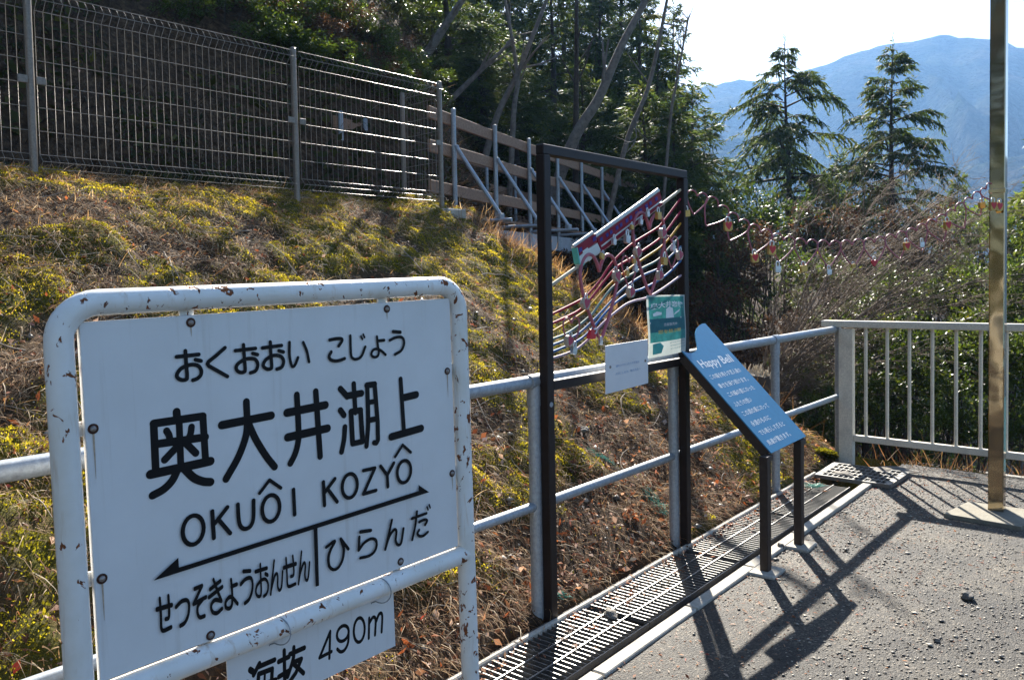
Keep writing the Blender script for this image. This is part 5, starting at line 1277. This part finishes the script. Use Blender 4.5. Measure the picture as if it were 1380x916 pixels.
def bush(seed, R, nclus, nleaf, leafL, mat, stems=7, zs=.9):
    r = np.random.default_rng(seed); o = bpy.data.objects.new('shrub', None); link(o)
    cl = unit(r.normal(0, 1, (nclus, 3)))*(r.random(nclus)**.45)[:, None]*R*np.array((1, 1, zs))
    cr = R*r.uniform(.14, .30, nclus)
    C = []; T = []
    for c, q in zip(cl, cr):
        p = c+unit(r.normal(0, 1, (nleaf, 3)))*(q*r.random(nleaf)**.5)[:, None]; C.append(p); T.append(np.clip(r.normal(.45, .12)+r.normal(0, .16, nleaf), 0, 1))
    C = np.concatenate(C); T = np.concatenate(T)
    out = unit(C+r.normal(0, R*.5, C.shape)); D = unit(out*.6+r.normal(0, .6, C.shape)+np.array((0, 0, .1)))
    nn = unit(np.array((0, 0, 1.0))+r.normal(0, .6, C.shape)); Ls = leafL*r.uniform(.6, 1.3, len(C))
    V, F = cards(C, D, nn, Ls, Ls*r.uniform(.36, .55, len(C)), -.08)
    np_mesh('foliage', V, F, mat, o, tint=np.repeat(T, 4))
    sb = MB()
    for k in range(stems):
        tip = cl[r.integers(0, nclus)]; b0 = np.array((r.normal(0, .06), r.normal(0, .06), -3.2*R))
        mid = (b0+tip)/2+r.normal(0, .12*R, 3)
        sb.tube(catmull([b0, mid, tip], 4), list(np.linspace(.016, .004, 9)), 5, caps=False)
        for q in range(3): sb.tube([mid*.4+tip*.6, cl[r.integers(0, nclus)]], [.006, .002], 4, caps=False)
    sb.build('stems', M['bark'], o); return o
bp = [bush(51, .6, 46, 70, .062, M['evergreen']), bush(52, .6, 40, 75, .055, M['evergreen'], 7, .7), bush(53, .6, 44, 60, .05, M['brushleaf'], 12), bush(54, .6, 52, 75, .058, M['conifer_light'])]
shr = [(1160, 520, 8.8, .75, 0), (1205, 470, 9.6, .9, 0), (1252, 510, 9.0, .9, 1), (1312, 470, 9.4, 1.0, 0), (1368, 490, 8.9, 1.0, 3), (1225, 560, 8.5, .7, 1), (1292, 565, 8.5, .7, 0), (1352, 400, 10.2, 1.0, 3), (1283, 405, 10.6, 1.0, 0), (1205, 395, 11.2, 1.0, 1), (1142, 450, 10.2, .9, 0), (1085, 520, 9.4, .9, 1), (1108, 572, 8.6, .7, 0), (1045, 470, 10.2, .9, 2), (990, 500, 10.2, .9, 2), (955, 420, 11.5, 1.0, 2), (1000, 350, 13.5, 1.3, 2), (1085, 370, 12.8, 1.2, 1), (1335, 320, 12.5, 1.1, 3), (1390, 330, 11, 1.1, 3), (930, 480, 10.5, .9, 2), (965, 560, 9.2, .8, 2), (880, 400, 12, 1.0, 2), (840, 360, 13.5, 1.2, 2), (1010, 590, 8.8, .8, 2), (1040, 300, 16, 1.6, 1), (960, 320, 15.5, 1.5, 0), (1120, 330, 15, 1.5, 2), (1230, 330, 14, 1.4, 2), (1370, 585, 8.3, .6, 1), (1440, 480, 9.0, 1.1, 3)]
shr.sort(); ub = set()
kindn = ['glossy dark evergreen shrub', 'low glossy evergreen shrub', 'dull brown leafy brush clump', 'bright yellow-green leafy shrub']; cnt = [0]*4
for x, y, d, s_, k in shr:
    q = at_depth(x, y, d); first = k not in ub; ub.add(k)
    c = bp[k] if first else copy_tree(bp[k]); c.location = tuple(q); c.scale = (s_, s_, s_); c.rotation_euler = (0, 0, random.uniform(0, 6.28))
    tag(c, '%s beyond the railings, %s of its kind from the left' % (kindn[k], ORD[cnt[k]]), 'shrub', 'shrubs beyond the railings'); cnt[k] += 1
und = [(470, 150, 18, 2.0, 0), (520, 175, 17, 2.0, 1), (585, 190, 16, 1.9, 0), (640, 215, 16, 1.9, 1), (690, 235, 16, 1.9, 0), (740, 250, 16, 1.9, 1), (790, 262, 16, 1.8, 0), (835, 275, 16, 1.8, 1), (880, 285, 16, 1.8, 0), (915, 300, 16.5, 1.8, 1), (660, 160, 20, 2.4, 0), (750, 180, 20, 2.4, 1), (840, 200, 20, 2.4, 0), (560, 120, 21, 2.4, 1), (720, 330, 12.5, 1.2, 2), (770, 370, 12, 1.2, 2), (815, 400, 11.5, 1.1, 2), (860, 450, 11, 1.0, 2)]
und += [(425, 20, 17, 1.7, 0), (455, 60, 15.5, 1.5, 1), (400, 5, 17, 1.6, 1), (490, 95, 15.5, 1.5, 0), (525, 60, 17, 1.8, 1), (560, 140, 14.5, 1.3, 1), (610, 165, 14.5, 1.3, 0), (350, 0, 17.5, 1.5, 0), (300, -15, 17, 1.5, 1), (470, 20, 18.5, 2.0, 0)]
und.sort()
for i, (x, y, d, s_, k) in enumerate(und):
    q = at_depth(x, y, d); c = copy_tree(bp[k]); q[2] = max(q[2], float(height(q[0], q[1], False))+.2*s_)
    c.location = tuple(q); c.scale = (s_, s_, s_*.9); c.rotation_euler = (0, 0, random.uniform(0, 6.28))
    tag(c, 'shadowed undergrowth shrub around the boardwalk, %s from the left' % ORD[i], 'shrub', 'undergrowth around the boardwalk')

hs_px = [(300, 8), (330, 5), (350, 35), (370, 10), (390, 60), (400, 30), (430, 20), (440, 62), (470, 40), (480, 88), (505, 70), (520, 112), (545, 95), (558, 132), (240, 14), (585, 150), (415, 45), (455, 15), (495, 50), (535, 75), (570, 118), (360, 60), (420, 85), (460, 100), (500, 105), (540, 130)]
hs_px.sort()
for i, (x, y) in enumerate(hs_px):
    q = bank_at(x, y); c = copy_tree(bp[(0, 1, 2)[i % 3]]); s_ = .42+.22*((i*7) % 5)/4; c.location = (q[0], q[1], q[2]+.03); c.scale = (s_*1.3, s_*1.3, s_); c.rotation_euler = (0, 0, i*1.7)
    tag(c, 'low dark shrub on the hillside above the mesh fence, %s from the left' % ORD[i], 'shrub', 'shrubs on the hillside above the fence')
# bare spreading shrub with wind-combed twigs
rs = np.random.default_rng(61)
rb = at_depth(985, 470, 9.0); rb = np.array((rb[0], rb[1], float(height(rb[0], rb[1]))-.1))
sp = thing('bare_shrub', 'wide bare shrub with pale twigs sweeping right behind the heart chain', 'shrub', tuple(rb))
stm = MB(); twg = MB()
tg_px = [(1322, 290, 9.6), (1300, 335, 9.0), (1265, 262, 10.2), (1215, 285, 9.8), (1325, 375, 8.8), (1290, 410, 8.9), (1080, 285, 10), (1215, 345, 9.5), (1190, 410, 9.2), (1150, 310, 9.2), (1120, 380, 9.3), (1260, 370, 9.2), (1310, 440, 8.9), (1240, 310, 10.4), (1185, 262, 9.6), (1262, 275, 9.4), (1128, 285, 9.4), (1305, 300, 9.2)]
def sptw(p, dr, Ln_, r_, lev):
    q = [p]; dc = dr
    for s in range(5):
        dc = unit(dc+rs.normal(0, .19, 3)+np.array((.02, .02, -.05))); q.append(q[-1]+dc*Ln_/5)
    twg.tube(q, list(np.linspace(r_, r_*.4, 6)), 3, caps=False)
    if lev < 2:
        for s in range(4 if lev == 0 else 2):
            sptw(q[rs.integers(1, 5)], unit(dc+rs.normal(0, .33, 3)), Ln_*rs.uniform(.45, .8), r_*.62, lev+1)
for x, y, d in tg_px:
    tp = at_depth(x, y, d)-rb; hub = np.array((.22, .28, 1.15))+rs.normal(0, .08, 3)
    mid = hub*.45+tp*.55+np.array((0, 0, .10))+rs.normal(0, .06, 3)
    C = catmull([np.zeros(3)+rs.normal(0, .07, 3), hub*.5+rs.normal(0, .04, 3), hub, mid, tp], 6); n_ = len(C)
    stm.tube(C, list(np.linspace(.022, .004, n_)), 6, caps=False)
    tend = unit(tp-hub)
    for k in range(25):
        i = int(n_*rs.uniform(.42, .99)); sptw(C[min(i, n_-1)], unit(tend+rs.normal(0, .30, 3)+np.array((0, 0, .06))), rs.uniform(.35, .95), .0042, 0)
stm.build('stems', M['spray'], sp); twg.build('twigs', M['spray'], sp)
# torn stump leaning below the rail
b0 = at_depth(1003, 600, 8.0); b1 = at_depth(1018, 503, 7.9)
stp = thing('tree_stump', 'dark leaning stump with pale torn end behind the handrail', 'stump', tuple(b0))
e = b1-b0
MB().tube([-.8*e, .3*e, .7*e, e], [.22, .19, .175, .15], 14).build('trunk', M['bark'], stp)
fz = MB()
for k in range(60):
    a = rs.uniform(0, 6.28); rr = .15*math.sqrt(rs.random()); ax = unit(e); sx_ = unit(np.cross(ax, (1, 0, 0))); sy_ = np.cross(ax, sx_)
    p = e+sx_*rr*math.cos(a)+sy_*rr*math.sin(a); fz.tube([p-ax*.02, p+ax*rs.uniform(.02, .09)+rs.normal(0, .012, 3)], [.014, .003], 4)
fz.build('torn_end', M['cutwood'], stp)
# dried fern at the end of the path
n = 420
X = rs.uniform(-2.3, .8, n); Y = 7.02+rs.random(n)*.28
P0 = np.stack([X, Y, np.full(n, -.06)], -1); D = unit(rs.normal(0, .6, (n, 3))+np.array((0, 0, .55)))
V, F, kk = blades(P0, D, unit(rs.normal(0, 1, (n, 3))), .08+.26*rs.random(n)**2, .004+.007*rs.random(n), rs.uniform(.1, .6, n))
stuff(np_mesh('dry_fern', V, F, M['straw'], tint=np.repeat(np.clip(rs.normal(.42, .15, n), 0, 1), kk)), 'rusty dry fern under the bottom rail of the balustrade', 'fern')

# ------------------------------------------------------------------ valley air
hz_ = MB().box((0, 900, 143), (5200, 2700, 378)).build('haze', None)
m = bpy.data.materials.new('valley_haze'); m.use_nodes = True; nt = m.node_tree
for nd in list(nt.nodes):
    if nd.type != 'OUTPUT_MATERIAL': nt.nodes.remove(nd)
pv_ = nt.nodes.new("ShaderNodeVolumePrincipled"); pv_.inputs["Color"].default_value = (.27, .53, 1.0, 1); pv_.inputs["Density"].default_value = HAZE
pv_.inputs["Anisotropy"].default_value = 0.35
nt.links.new(pv_.outputs[0], nt.nodes["Material Output"].inputs["Volume"])
hz_.data.materials.append(m); hz_["kind"] = "stuff"
